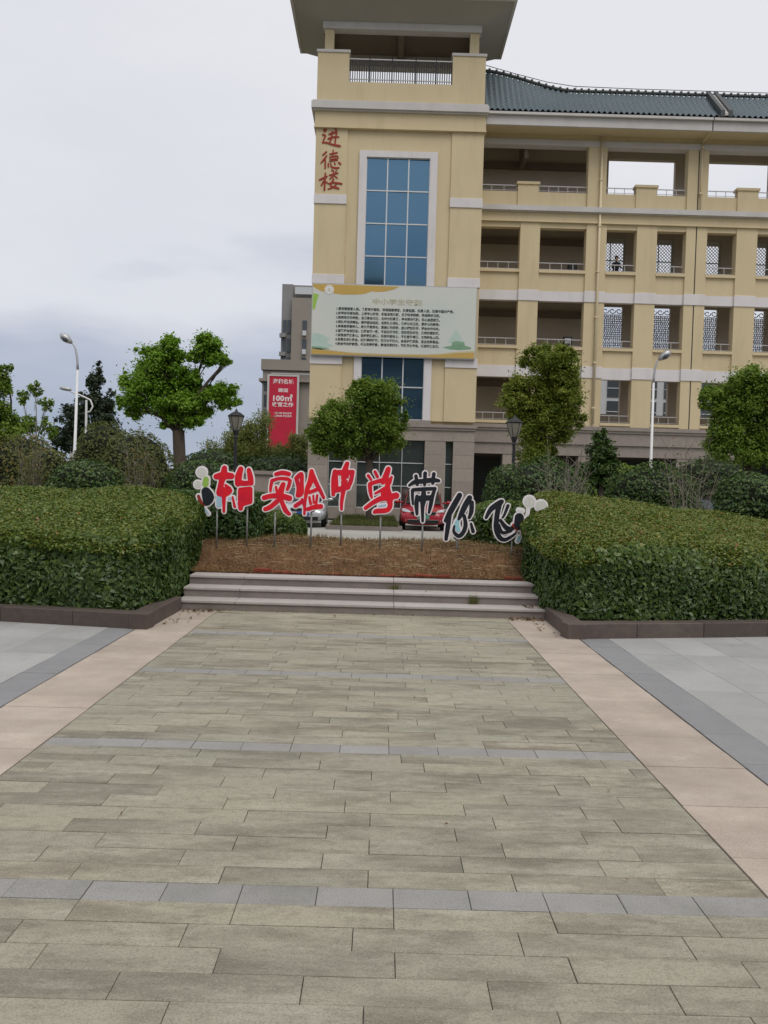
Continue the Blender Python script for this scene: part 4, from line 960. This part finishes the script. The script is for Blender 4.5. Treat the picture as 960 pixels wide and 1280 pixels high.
# garden wall between tower and banner block
gw = empty('garden_wall', (-5.5, 40.5, 0), 'low brown garden wall with pale coping left of the tower', 'wall')
P_('wall', 'stone', (-13, TX0-.02, 40.4, 40.65, 0, 2.0), parent=gw); P_('coping', 'stonetrim', (-13, TX0-.02, 40.3, 40.75, 2.0, 2.18), parent=gw)

# block on the other side of the plaza, behind the camera, mirrored in the tower windows
ob = empty('opposite_block', (0, -55, 0), 'tall grey hip roofed block facing the school, mirrored in the tower window', 'building')
P_('wall', 'fargrey', (-30, 34, -72, -55, 0, 33), parent=ob)
for cx, w, h in ((-12, 9, 3), (-1.6, 4.4, 5.2), (4.6, 5.0, 4.2), (16, 9, 3)):
    mb = MB(); b4 = [(cx-w, -53.5, 33.02), (cx+w, -53.5, 33.02), (cx+w, -68, 33.02), (cx-w, -68, 33.02)]; tp = (cx, -60, 33+h)
    for i in range(4): mb.poly([b4[i], b4[(i+1) % 4], tp])
    mb.build('roof', M['tile'], ob)
for k in range(9): P_('window_band', 'farglass', (-28, 32, -54.98, -54.9, 1.2+3.5*k, 3.0+3.5*k), parent=ob)

# ================================================================== TREES, BUSHES
tree('camphor_tree', 'tall bright green tree with a separate upper right clump, left of the lantern', 24, (226, 612), (223, 538),
     [(182, 482, 35, 37), (205, 450, 31, 25), (213, 427, 10, 9), (257, 438, 26, 21), (282, 452, 9, 6), (222, 502, 44, 27), (270, 494, 33, 16), (163, 502, 18, 19), (236, 474, 20, 17), (226, 524, 33, 14)], 70000, .10, M['treebright'], trunk_r=.2, clump=150)
tree('round_tree', 'round dark green tree in front of the tower window', 33, (463, 640), (462, 575),
     [(450, 515, 52, 37), (425, 532, 37, 31), (472, 500, 40, 31), (490, 543, 26, 31), (447, 553, 50, 23), (462, 484, 25, 15), (400, 548, 21, 23)], 72000, .12, M['treeround'], trunk_r=.16, clump=170)
tree('leafy_tree', 'tall yellowish green tree before the left end of the gallery wing', 28, (676, 640), (676, 565),
     [(692, 462, 40, 31), (660, 498, 35, 33), (702, 500, 33, 37), (680, 532, 42, 37), (703, 442, 19, 14), (648, 512, 21, 27), (668, 570, 31, 25)], 66000, .105, M['treeyellow'], trunk_r=.15, clump=160)
tree('leafy_tree', 'broad green tree cut off by the right edge of the photo', 24, (935, 640), (935, 580),
     [(935, 502, 48, 42), (906, 532, 28, 37), (962, 490, 44, 35), (930, 560, 46, 27), (988, 535, 44, 44)], 62000, .10, M['treeround'], trunk_r=.15, clump=160, tint=(.1, 1))
tree('leafy_tree', 'green tree cut off by the left edge of the photo', 26, (-5, 620), (-5, 570), [(-12, 492, 28, 30), (-4, 545, 32, 38), (8, 468, 11, 14), (8, 520, 15, 16)], 20000, .105, M['treeround'], trunk_r=.13, clump=100)
tree('evergreen_tree', 'dark loose evergreen tree behind the tall white street lamp', 50, (112, 600), (112, 560), [(120, 476, 12, 24), (110, 505, 22, 18), (128, 508, 20, 20), (92, 520, 22, 18), (136, 528, 20, 24), (108, 545, 36, 26), (80, 548, 16, 20)], 22000, .2, M['conifer'], trunk_r=.2, clump=60)
tree('small_tree', 'small dark leafy tree behind the bare twigs right of the red letters', 24, (752, 640), (752, 600), [(752, 562, 20, 24), (742, 590, 22, 22), (762, 592, 18, 22)], 13000, .095, M['bushdark'], trunk_r=.08, clump=110)
tree('young_tree', 'thin stemmed tree with few leaves at far left', 30, (42, 620), (42, 575), [(28, 498, 9, 9), (44, 488, 9, 12), (58, 505, 10, 9), (38, 530, 18, 14), (60, 535, 10, 16)], 3000, .12, M['treeround'], trunk_r=.07, clump=26, bark='palebark')
G1 = 'bushes behind the hedges'
bush('round_bush', 'large round dark green bush right of the last black letter', 672, 616, 66, 42, 18, 15000, .085, M['bushdark'], G1, ph=1)
bush('round_bush', 'round dark green bush below the right street lamp', 815, 618, 56, 38, 19, 12000, .085, M['bushdark'], G1, ph=2)
bush('round_bush', 'round dark green bush at the right edge of the photo', 938, 622, 44, 32, 16, 9000, .08, M['bushdark'], G1, ph=3)
bush('round_bush', 'round dark green bush below the left street lamp', 108, 600, 44, 26, 18, 9000, .085, M['bushdark'], G1, ph=4)
bush('round_bush', 'dark bush between the camphor trunk and the flower cutout', 255, 605, 46, 32, 20, 8000, .09, M['bushdark'], G1, ph=5)
bush('loose_bush', 'green bush behind the right street lamp foot', 770, 605, 46, 26, 27, 6000, .12, M['treeround'], G1, ph=6, tint=(0, .6))
bush('loose_bush', 'green bush behind the car at far right', 890, 602, 60, 32, 28, 8000, .12, M['bushdark'], G1, ph=7)
bush('loose_bush', 'olive scrub bush at far left below the young tree', 30, 582, 42, 40, 24, 7000, .11, M['olive'], G1, ph=8)
bush('loose_bush', 'brownish scrub bush left of the round bush', 62, 588, 30, 26, 21, 4000, .10, M['olive'], G1, ph=8.5, tint=(.2, .9))
bush('loose_bush', 'olive scrub bush under the bright camphor tree', 172, 582, 44, 44, 22, 8000, .10, M['olive'], G1, ph=9, tint=(0, .7))
bush('loose_bush', 'low scrub bush beside the camphor trunk', 130, 560, 34, 34, 34, 5000, .15, M['olive'], G1, ph=9.5, tint=(0, .6))
bush('loose_bush', 'dark shrub mass above the garden wall', 345, 590, 52, 22, 44, 6000, .2, M['bushdark'], G1, ph=10, tint=(0, .5))
bush('loose_bush', 'dark shrub mass left of the garden wall', 268, 585, 46, 24, 44, 5000, .2, M['bushdark'], G1, ph=11, tint=(0, .6))
twig_shrub('bare_shrub', 'bare grey twiggy shrub in front of the yellowish tree', 708, 512, 16.5, 74, 22, M['twig'], 'bare shrubs', .010)
twig_shrub('bare_shrub', 'bare grey twiggy shrub left of the broad right tree', 864, 515, 17.0, 80, 23, M['twig'], 'bare shrubs', .010, leaves=60, leafmat_=M['olive'])
twig_shrub('thin_shrub', 'thin brown stemmed shrub under the camphor tree', 178, 515, 20, 44, 18, M['twig'], None, .012, leaves=900, leafmat_=M['olive'])
twig_shrub('thin_shrub', 'thin pale stemmed shrub at far left', 38, 520, 20, 46, 16, M['palebark'], None, .013, leaves=700, leafmat_=M['olive'])
for px, yt, Y, w, lab in ((318, 492, 46, 38, 'tall pale bamboo clump right of the left lantern'), (300, 508, 45, 34, 'bamboo clump directly behind the left lantern'), (345, 540, 47, 34, 'yellowish bamboo clump below the red banner'), (372, 532, 46, 28, 'bamboo clump beside the corner of the tower'), (270, 538, 45, 30, 'bamboo clump left of the left lantern')):
    twig_shrub('bamboo', lab, px, yt, Y, w, 26, M['palebark'], 'bamboo behind the garden wall', .02, leaves=9000, leafmat_=M['bamboo'], cat='bamboo', start=.75, lsize=.16)

# grass island before the tower
gi = empty('grass_island', (-.6, 34, 0), 'kerbed grass strip between the silver and the red car', 'verge')
ix0, ix1, iy0, iy1 = -1.95, .78, 29.4, 38.9
P_('island_kerb', 'riser', (ix0, ix1, iy0, iy0+.15, 0, .15), (ix0, ix0+.15, iy0+.15, iy1, 0, .15), (ix1-.15, ix1, iy0+.15, iy1, 0, .15), parent=gi)
P_('island_soil', 'ground', (ix0+.15, ix1-.15, iy0+.15, iy1, 0, .12), parent=gi)
n = 9000; X = rng.uniform(ix0+.15, ix1-.15, n); Y = iy0+.15+rng.random(n)**1.6*9; hgt = rng.uniform(.06, .24, n)
P = np.stack([X, Y, np.full(n, .11)], 1); D = np.stack([rng.normal(0, .35, n), rng.normal(0, .35, n), np.ones(n)], 1)*hgt[:, None]; S = np.stack([np.full(n, .008), rng.normal(0, .004, n), np.zeros(n)], 1)
o = link('grass', fastmesh('grass', np.stack([P-S, P+S, P+D*.6+S*.8, P+D], 1).reshape(-1, 3), 4, rng.random(n)), M['grassblade'], gi); o['kind'] = 'stuff'

# ================================================================== BIG LETTERS ON THE MOUND
LY = 12.4
A_, B_, C_, D_ = (230, 570, 7.385), (330, 570, 7.385), (440, 570, 7.385), (545, 600, 6.4)
def letter(label, org, strokes, posts, col='red', holes=(), extra=(), wholes=(), group='big letters on the mound', name='sign_letter', cat='letter'):
    f = tw(*org, LY); xs = [f(p[0], p[1])[0] for s in strokes for p in s]; cx = (min(xs)+max(xs))/2
    root = empty(name, (cx, LY, mound_z(cx, LY)), label, cat, group)
    allst = strokes + [e_ for q in extra for e_ in q[1]]
    sdf_shape(allst, 14.0*org[2]/7.385, 5*org[2]/7.385, f, LY-.012, .024, 'board', M['board'], root, 24)
    sdf_shape(strokes, 2.5*org[2]/7.385, 3.4*org[2]/7.385, f, LY-.017, .0045, 'character', M[col], root, 12, holes=holes)
    for k, (m, st) in enumerate(extra): sdf_shape(st, 0, 4.5*org[2]/7.385, f, LY-.0155, .003, 'coloured_patch', M[m], root, 12)
    for px, ptop in posts:
        t = at(px, ptop, LY+.03); mb = MB(); mb.tube([(t.x, LY+.03, mound_z(t.x, LY)-.1), (t.x, LY+.03, t.z)], .0135, 8); mb.build('post', M['post'], root, smooth=True)
    return root
letter('first big red letter, a double character, nearest the left flower cutout', A_,
  [[(300,190,24),(365,180,32),(440,185,26)], [(375,112,22),(365,180,30),(345,250,24),(335,325,30)], [(328,300,18),(328,345,24),(385,342,30),(420,320,26)], [(345,305,24),(400,325,30)], [(385,268,9),(415,300,20)], [(370,350,20),(370,440,13),(370,512,10)], [(450,378,7),(470,468,10)],
   [(525,120,22),(505,190,30),(500,255,25)], [(600,128,17),(615,200,24),(622,250,20)], [(500,245,26),(560,252,22),(618,248,20)],
   [(522,315,20),(525,440,24),(525,482,20)], [(520,308,15),(612,300,16)], [(614,305,18),(612,420,20)], [(525,440,26),(612,422,18)], [(545,325,20),(545,430,22)], [(598,320,14),(596,415,16)], [(570,338,14),(578,402,14)]],
  [(309.5, 628)], extra=[('lblue', [[(325,380,25),(325,450,24)], [(420,395,14),(455,385,12)]])])
letter('second big red letter, wide with sprawling feet', B_,
  [[(112,168,16),(170,155,19),(230,166,18)], [(75,228,15),(140,208,13),(215,212,15),(243,228,13)], [(75,228,13),(63,290,12),(61,325,9)], [(243,228,13),(228,280,15),(216,308,12)], [(178,262,20),(155,330,27),(150,385,28)], [(112,285,9),(120,330,9)], [(3,385,20),(60,370,20),(150,368,25),(235,390,24)], [(120,420,20),(60,470,20),(12,490,17)], [(165,420,18),(200,500,20),(235,535,14)]],
  [(344, 640)])
letter('third big red letter, tall with a pointed top', B_,
  [[(300,205,18),(345,168,18),(350,250,16),(346,340,20),(315,362,20)], [(303,215,18),(318,290,15),(316,360,20)], [(292,460,17),(338,428,17)], [(352,400,10),(375,460,12)], [(440,140,18),(430,230,24),(402,300,20),(386,370,14),(378,440,12),(374,535,9)], [(440,145,18),(478,240,18),(520,320,15),(552,385,12)], [(420,335,14),(482,312,16)], [(420,380,9),(432,440,11)], [(456,365,7),(460,430,8)], [(492,362,9),(482,440,10)], [(405,490,16),(460,472,19),(525,465,20)]],
  [(389.5, 636)])
letter('fourth big red letter, a box crossed by one long vertical stroke', B_,
  [[(655,143,18),(645,230,22),(640,355,15)], [(655,150,20),(750,155,25),(820,145,16)], [(820,145,16),(802,230,18),(772,292,18)], [(650,315,22),(720,302,24),(782,290,15)], [(768,70,18),(742,160,26),(735,300,20),(718,420,14),(716,490,11)], [(665,180,16),(668,290,18)], [(770,165,18),(745,275,14)]],
  [(427, 634)], holes=[(706,222,13),(770,214,12)])
letter('fifth big red letter, slanting with a sweeping hook', C_,
  [[(150,180,12),(176,218,10)], [(212,145,12),(236,192,12)], [(335,120,21),(312,190,26),(285,240,20)], [(365,195,10),(345,245,18)], [(172,256,17),(230,236,16),(290,222,20)], [(165,262,17),(170,330,15),(182,382,9)], [(335,225,22),(328,290,22),(342,345,22)], [(215,345,8),(268,318,13),(312,300,18),(285,352,18),(322,372,26),(360,390,25)], [(125,480,15),(190,432,18),(260,395,22),(330,382,26),(408,365,27)], [(345,405,26),(352,460,20),(320,500,20),(230,508,20),(208,518,14)]],
  [(476, 640)], extra=[('lblue', [[(250,462,9),(305,455,11)]])])
letter('first big black letter, with three teeth on top, before the red car', C_,
  [[(530,270,10),(580,240,18),(660,232,20),(740,222,20),(800,228,13)], [(590,185,14),(602,262,13)], [(675,160,16),(670,265,12)], [(755,165,15),(745,250,13)], [(563,312,14),(650,306,16),(766,300,13)], [(558,318,13),(558,380,11),(562,445,7)], [(765,305,12),(742,370,16),(726,450,16),(710,522,9)], [(600,372,14),(595,440,18),(600,535,11)], [(662,320,16),(657,400,26),(651,480,15),(652,600,10)], [(605,400,20),(735,385,20)], [(612,380,12),(730,378,16)], [(655,310,12),(658,380,18)]],
  [(528.5, 648)], 'black')
letter('second big black letter, two slanting strokes with a pale blue patch', D_,
  [[(188,122,19),(150,190,21),(110,262,20),(76,325,13)], [(110,275,14),(95,370,17),(80,472,12)], [(268,142,19),(235,200,21),(202,270,18),(182,310,10)], [(285,180,16),(282,250,16),(265,300,10)], [(225,285,11),(236,360,15),(216,420,15),(180,447,14),(142,412,10),(146,368,6)], [(280,350,8),(296,410,13)]],
  [(571.5, 670)], 'black', extra=[('cyan', [[(185,300,7),(165,350,18),(178,400,17)]])])
letter('third big black letter, curling like a hook, next to the right flower cutout', D_,
  [[(400,300,10),(440,232,18),(505,185,20),(525,172,15)], [(505,195,20),(486,290,18),(482,380,20),(502,450,17),(545,477,13),(600,452,9),(636,425,6)], [(575,205,11),(545,280,8),(530,300,6)], [(515,322,10),(560,380,17),(602,392,15)], [(502,362,10),(530,420,11),(600,405,9)]],
  [(640, 672)], 'black')
# flower cutouts at both ends (plain shapes)
fl = letter('dark round cutout with white flowers and green leaf at the left end', A_, [[(205,330,40),(225,380,52),(215,420,36)]], [(271.5, 634)], 'black',
  extra=[('puff', [[(165,150,44)], [(130,262,32)]]), ('leafprint', [[(205,215,26),(200,255,30)], [(192,290,12),(190,370,12)]]), ('lblue', [[(195,490,8),(228,535,8)]]), ('redpaint', [[(135,370,14),(165,435,15),(215,445,14)]])], name='flower_cutout', cat='cutout', group='flower cutouts')
fr_ = letter('dark round cutout with two white dandelions at the right end', D_, [[(665,300,34),(660,360,36)]], [(657, 672)], 'black',
  extra=[('puff', [[(747,172,42)], [(840,208,44)]]), ('boardplain', [[(740,215,4),(728,300,4)], [(660,240,10),(690,245,10)], [(690,420,8),(715,425,10)]]), ('redpaint', [[(620,360,13),(650,395,13)]]), ('cyan', [[(665,455,10),(650,490,9)]])], name='flower_cutout', cat='cutout', group='flower cutouts')

# ================================================================== LAMPS
def street_lamp(label, px_base, px_top, ytop_pole, head, Y, group):
    a = at(px_base, 600, Y); t = at(px_top, ytop_pole, Y); h = at(head[0], head[1], Y); root = empty('street_lamp', (a.x, Y, 0), label, 'street lamp', group)
    mb = MB(); mb.tube([(a.x, Y, 0), (a.x, Y, 1.0), (t.x, Y, t.z)], [.082, .074, .05], 12); mb.build('pole', M['lampwhite'], root, smooth=True)
    mb = MB(); dx = h.x-t.x; dz = h.z-t.z; pts = [(t.x+dx*(1-math.cos(u*1.45)), Y, t.z+dz*math.sin(u*1.5)) for u in [i/7 for i in range(8)]]; mb.tube(pts, [.06-.004*i for i in range(8)], 8); mb.build('arm', M['metal'], root, smooth=True)
    sg = 1 if dx > 0 else -1; e_ = Vector(pts[-1]); d = Vector((sg*.72, -.1, .55)).normalized()
    mb = MB(); mb.tube([e_-d*.05, e_+d*.1, e_+d*.28, e_+d*.48, e_+d*.6], [.05, .13, .19, .16, .04], 10); hd = mb.build('lamp_head', M['metal'], root, smooth=True)
    mb = MB(); q = e_+d*.3+Vector((0, -.12, -.06)); mb.tube([q-d*.16, q, q+d*.16], [.04, .11, .04], 8); mb.build('lamp_glass', M['farglass'], hd, smooth=True)
street_lamp('tall white street lamp before the dark evergreen on the left', 92, 97, 462, (88, 428), 37.5, 'tall street lamps')
street_lamp('tall white street lamp in front of the gallery wing', 813, 817, 478, (825, 449), 37.5, 'tall street lamps')
# smaller arched lamp
a = at(107, 600, 46); root = empty('street_lamp', (a.x, 46, 0), 'smaller distant street lamp with a looped arm behind the tall left lamp', 'street lamp')
t = at(108, 500, 46); mb = MB(); mb.tube([(a.x, 46, 0), (t.x, 46, t.z)], [.085, .06], 10); mb.build('pole', M['lampwhite'], root)
mb = MB(); pts = [at(*p, 46) for p in ((108, 516), (113, 514), (116, 508), (113, 500), (107, 497), (98, 493), (88, 489))]; mb.tube(pts, .045, 8); mb.build('arm', M['lampwhite'], root, smooth=True)
mb = MB(); pts = [at(*p, 46) for p in ((89, 488), (86, 486.5), (79, 485.5), (75, 485))]; mb.tube(pts, [.06, .11, .11, .06], 8); mb.build('lamp_head', M['metal'], root, smooth=True)
def lantern(label, px, ytop, Y):
    t = at(px, ytop, Y); a = at(px, 600, Y); H = t.z; x = a.x; root = empty('lantern_post', (x, Y, 0), label, 'lantern', 'lantern posts')
    MB().lathe([(.14, 0), (.14, .12), (.08, .2), (.05, .5), (.042, 1.2), (.04, H-.72), (.06, H-.70), (.045, H-.66), (.07, H-.60), (.09, H-.52)], (x, Y, 0), 12).build('post', M['darkmetal'], root)
    MB().lathe([(.085, H-.52), (.13, H-.42), (.20, H-.17), (.20, H-.16)], (x, Y, 0), 6).build('lamp_glass', M['lampglass'], root)
    MB().lathe([(.215, H-.165), (.225, H-.14), (.12, H-.06), (.05, H-.03), (.03, H+.0), (.01, H+.05)], (x, Y, 0), 6).build('cap', M['darkmetal'], root)
    for i in range(6):
        w = math.pi/3*i; c, s = math.cos(w), math.sin(w); mb = MB(); mb.tube([(x+.087*c, Y+.087*s, H-.52), (x+.133*c, Y+.133*s, H-.42), (x+.203*c, Y+.203*s, H-.165)], .009, 4); mb.build('rib', M['darkmetal'], root)
lantern('dark lantern post right of the bright camphor tree', 293.5, 513, 21.8); lantern('dark lantern post in front of the gallery wing', 641, 521, 21.3)
nb = empty('notice_board', (at(104, 560, 52).x, 52, 0), 'small white notice board on posts behind the tall left lamp', 'notice board')
q0, q1 = at(95, 547, 52), at(120, 567, 52); P_('panel', 'boardplain', (q0.x, q1.x, 52, 52.08, q1.z, q0.z), parent=nb); P_('side_panel', 'boardplain', (q0.x-.45, q0.x-.1, 52.1, 52.3, q1.z-1.0, q0.z-.3), parent=nb)
for x in (q0.x+.1, q1.x-.1): P_('post', 'lampwhite', (x-.04, x+.04, 52.09, 52.17, 0, q0.z), parent=nb)
text_mesh('lettering', '公示', .42, M['ink'], nb, (q0.x+.55, 51.99, q1.z+.4), bold=.006)

# ================================================================== CARS
def ring(y, hw, zb, zt, n=14, sq=3.2):
    o = []; cz, hh = (zb+zt)/2, (zt-zb)/2
    for i in range(n*2):
        a = 2*math.pi*i/(n*2); c, s = math.cos(a), math.sin(a)
        o.append((hw*math.copysign(abs(c)**(2/sq), c), y, cz+hh*math.copysign(abs(s)**(2/sq), s)))
    return o
def loft(mb, rings):
    b = len(mb.v); k = len(rings[0])
    for r in rings: mb.v += r
    for i in range(len(rings)-1):
        for j in range(k): j2 = (j+1) % k; mb.f.append((b+i*k+j, b+i*k+j2, b+(i+1)*k+j2, b+(i+1)*k+j))
    mb.f.append(tuple(b+j for j in range(k))); mb.f.append(tuple(b+(len(rings)-1)*k+j for j in reversed(range(k))))
def car(label, X, Y, paint, plate, rz=0, w=1.0):
    root = empty('parked_car', (0, 0, 0), label, 'car', 'parked cars')
    mb = MB(); loft(mb, [ring(*q) for q in ((-2.06, .60*w, .30, .60), (-1.98, .76*w, .23, .70), (-1.75, .83*w, .2, .79), (-1.3, .86*w, .19, .88), (-.9, .87*w, .19, .95), (.3, .88*w, .19, .99), (1.4, .87*w, .2, 1.0), (1.85, .84*w, .22, .97), (2.03, .76*w, .3, .88), (2.07, .62*w, .4, .78))])
    body = mb.build('body', paint, root, smooth=True)
    mb = MB(); loft(mb, [ring(-1.0, .70*w, .86, .95, sq=4), ring(-.62, .68*w, .86, 1.20, sq=4), ring(-.25, .655*w, .86, 1.43, sq=4), ring(.15, .65*w, .86, 1.49, sq=4), ring(.8, .65*w, .86, 1.49, sq=4), ring(1.4, .65*w, .86, 1.40, sq=4), ring(1.85, .68*w, .86, 1.02, sq=4)]); mb.build('cabin', paint, root, smooth=True)
    MB().prism([(-.66*w, -1.035, .965), (.66*w, -1.035, .965), (.575*w, -.33, 1.425), (-.575*w, -.33, 1.425)], (0, -.012, .02)).build('windscreen', M['carglass'], root)
    for s in (-1, 1):
        MB().prism([(s*.705*w, -.72, .99), (s*.70*w, 1.3, 1.01), (s*.662*w, .95, 1.36), (s*.658*w, -.1, 1.38)], (s*.012, 0, 0)).build('side_window', M['carglass'], root)
        h = MB(); h.prism([(s*.46*w, -1.93, .66), (s*.76*w, -1.80, .70), (s*.80*w, -1.62, .80), (s*.68*w, -1.72, .80), (s*.50*w, -1.88, .74)], (0, -.09, 0)); h.build('headlight', M['headlamp'], root, bevel=.01)
        MB().lathe([(.055, 0), (.055, .03)], (s*.60*w, -2.035, .40), 12, 'y').build('fog_lamp', M['headlamp'], root)
        mr = MB(); mr.tube([(s*.74*w, -.72, .99), (s*.90*w, -.74, 1.03)], .035, 6); loft(mr, [[(p[0]+s*.98*w, p[1], p[2]) for p in ring(yy, hh, 1.03-hh*.62, 1.03+hh*.62, 5, 2.4)] for yy, hh in ((-.82, .06), (-.76, .115), (-.68, .10))]); mr.build('mirror', paint, root, smooth=True)
        for yy in (-1.28, 1.28):
            wl = MB(); wl.lathe([(.20, -.1), (.29, -.105), (.315, -.07), (.315, .07), (.29, .105), (.20, .1)], (s*.76*w, yy, .315), 24, 'x'); tyr = wl.build('wheel', M['tyre'], root, smooth=False)
            r_ = MB(); r_.lathe([(.19, 0), (.17, .02), (.05, .035), (.02, .03)], (s*.76*w+(.085 if s > 0 else -.12), yy, .315), 16, 'x'); r_.build('rim', M['rim'], tyr)
    MB().prism([(-.42*w, -2.055, .60), (.42*w, -2.055, .60), (.46*w, -2.0, .70), (-.46*w, -2.0, .70)], (0, -.03, 0)).build('grille', M['plastic'], root)
    MB().box(-.47*w, .47*w, -2.10, -2.05, .695, .715).build('grille_trim', M['chrome'], root)
    MB().box(-.55*w, .55*w, -2.095, -2.03, .27, .40).build('bumper_intake', M['plastic'], root)
    MB().box(-.58*w, .58*w, -2.105, -2.05, .405, .42).build('bumper_trim', M['chrome'], root)
    MB().box(-.22, .22, -2.115, -2.06, .45, .59).build('number_plate', M[plate], root)
    MB().lathe([(.05, 0), (.05, .012)], (0, -2.09, .665), 12, 'y').build('badge', M['chrome'], root)
    for s in (-.25, .2): mb = MB(); mb.tube([(s, -1.05, .985), (s+.28, -.75, 1.19)], .008, 4); mb.build('wiper', M['plastic'], root)
    root.location = (X, Y, 0); root.rotation_euler = (0, 0, rz); return root
car('red hatchback parked facing the road behind the first black letter', 1.62, 32.1, M['carred'], 'plategreen', R(-2))
car('silver car parked facing the road behind the third red letter', -2.95, 32.2, M['carsilver'], 'plateblue', R(3))
car('dark blue car almost hidden behind the right hedge', 10.1, 26, M['cargrey'], 'plateblue', R(-28))

# ================================================================== PERSON AND BOXES IN THE GALLERY
def skin_body(name, verts, edges, radii, root_i):
    me = bpy.data.meshes.new(name); me.from_pydata(verts, edges, []); o = bpy.data.objects.new('tmp', me); COL.objects.link(o)
    m = o.modifiers.new('s', 'SKIN'); s = o.modifiers.new('d', 'SUBSURF'); s.levels = 2; s.render_levels = 2
    for i, r in enumerate(radii): me.skin_vertices[0].data[i].radius = r if isinstance(r, tuple) else (r, r); me.skin_vertices[0].data[i].use_root = (i == root_i)
    dg = bpy.context.evaluated_depsgraph_get(); n = bpy.data.meshes.new_from_object(o.evaluated_get(dg)); bpy.data.objects.remove(o)
    n.polygons.foreach_set('use_smooth', [True]*len(n.polygons)); return n
PXc, PYc, PZc = 11.28, WY+.62, 11.56
pv = [(0, .06, .86), (0, .02, 1.08), (0, -.05, 1.28), (0, -.10, 1.42), (0, -.13, 1.50), (0, -.15, 1.60), (0, -.14, 1.66),
      (.16, -.06, 1.36), (.21, -.20, 1.12), (.10, -.42, 1.16), (.06, -.48, 1.16), (-.16, -.06, 1.36), (-.21, -.20, 1.12), (-.08, -.42, 1.17), (-.03, -.48, 1.17),
      (.09, .06, .82), (.10, .04, .46), (.10, .08, .06), (.10, -.06, .03), (-.09, .06, .82), (-.10, .08, .46), (-.10, .12, .06), (-.10, -.02, .03)]
pe = [(0,1),(1,2),(2,3),(3,4),(4,5),(5,6),(2,7),(7,8),(8,9),(9,10),(2,11),(11,12),(12,13),(13,14),(0,15),(15,16),(16,17),(17,18),(0,19),(19,20),(20,21),(21,22)]
prd = [(.15,.11),(.14,.10),(.16,.11),.06,.055,(.085,.095),(.07,.08),.062,.05,.038,.032,.062,.05,.038,.032,.085,.06,.045,.04,.085,.06,.045,.04]
pm_ = skin_body('body', pv, pe, prd, 0)
pr_ = empty('person', (PXc, PYc, PZc), 'person in dark clothes leaning over the upper gallery railing', 'person')
for m in ('cloth', 'skin'): pm_.materials.append(M[m])
for p in pm_.polygons: p.material_index = 1 if (p.center.z > 1.44 or p.center.y < -.40) else 0
po = bpy.data.objects.new('body', pm_); COL.objects.link(po); po.parent = pr_
mb = MB(); mb.lathe([(.02, -.05), (.085, -.02), (.102, .04), (.098, .09), (.06, .135), (.01, .148)], (0, -.125, 1.585), 12); h = mb.build('hair', M['hair'], None, smooth=True); h.parent = pr_
for k, (x, z0, w, hh, lab) in enumerate(((9.05, 12.36, .42, .44, 'dark bag lying on the upper gallery sill near the downpipe'), (8.95, 8.66, .44, .55, 'small dark box with pale face standing on the middle gallery sill'))):
    root = empty('box' if k else 'bag', (x, WY+.3, z0), lab, 'box' if k else 'bag')
    if k:
        P_('case', 'plastic', (x-w/2, x+w/2, WY+.20, WY+.36, z0, z0+hh), parent=root, bevel=.03); P_('face', 'metal', (x-w/2+.07, x+w/2-.07, WY+.19, WY+.21, z0+.2, z0+hh-.1), parent=root)
    else:
        mb = MB(); loft(mb, [[(p[0]+x, p[1], p[2]) for p in ring(yy, hw, z0, z0+zz, 7, 2.6)] for yy, hw, zz in ((WY+.18, .12, .25), (WY+.22, .23, .42), (WY+.28, .25, .46), (WY+.34, .12, .25))]); mb.build('sack', M['plastic'], root, smooth=True)
        mb = MB(); mb.tube([(x-.1, WY+.27, z0+.42), (x-.07, WY+.27, z0+.55), (x+.07, WY+.27, z0+.55), (x+.1, WY+.27, z0+.42)], .012, 5); mb.build('handle', M['plastic'], root)

# ================================================================== LITTER
def litter(name, label, boxes):
    Ps = []
    for (x0, x1, y0, y1, z, n) in boxes: Ps.append(np.stack([rng.uniform(x0, x1, n), rng.uniform(y0, y1, n), np.full(n, z)+rng.uniform(.004, .02, n)], 1))
    P = np.concatenate(Ps); n = len(P)
    o = link(name, leaf_mesh(name, P, rng.normal(0, .45, (n, 3))+np.array([0, 0, 1.]), np.where((P[:, 1] < 9.9) & (np.abs(P[:, 0]) < 1.6), rng.uniform(.014, .028, n), rng.uniform(.03, .06, n)), rng.random(n), .55), M['deadleaf']); tag(o, label, 'leaves', kind='stuff')
litter('fallen_leaves', 'small brown fallen leaves at the foot of the steps and on the path', [(1.62, 2.04, 10.06, 10.2, 0, 80), (-2.4, -1.9, 10.02, 10.18, 0, 60), (-2.4, -2.1, 9.0, 9.9, 0, 14), (1.85, 2.04, 9.0, 10, 0, 10), (1.85, 2.02, 10.25, 10.5, .12, 22), (-1.9, 1.5, 3, 10, 0, 26), (.6, .8, 10.6, 10.8, .24, 3)])
n = 140; X = np.concatenate([rng.normal(1.22, .03, 60), rng.normal(.2, .03, 40), rng.uniform(-2.3, 2.0, 40)]); Y = np.concatenate([np.full(60, 10.54), np.full(40, 10.87), np.full(40, 10.215)])
Z = np.concatenate([np.full(60, .12), np.full(40, .24), np.full(40, 0.0)]); hgt = np.concatenate([rng.uniform(.04, .16, 60), rng.uniform(.03, .1, 40), rng.uniform(.01, .03, 40)])
Y = Y-.02; P = np.stack([X, Y, Z], 1); D = np.stack([rng.normal(0, .35, n), rng.normal(-.1, .2, n), np.ones(n)], 1)*hgt[:, None]; S = np.stack([np.full(n, .004), np.zeros(n), np.zeros(n)], 1)
o = link('weeds', fastmesh('weeds', np.stack([P-S, P+S, P+D*.6+S*.8, P+D], 1).reshape(-1, 3), 4, rng.uniform(.4, 1, n)), M['grassblade']); tag(o, 'thin weeds growing in the step joints', 'weeds', kind='stuff')
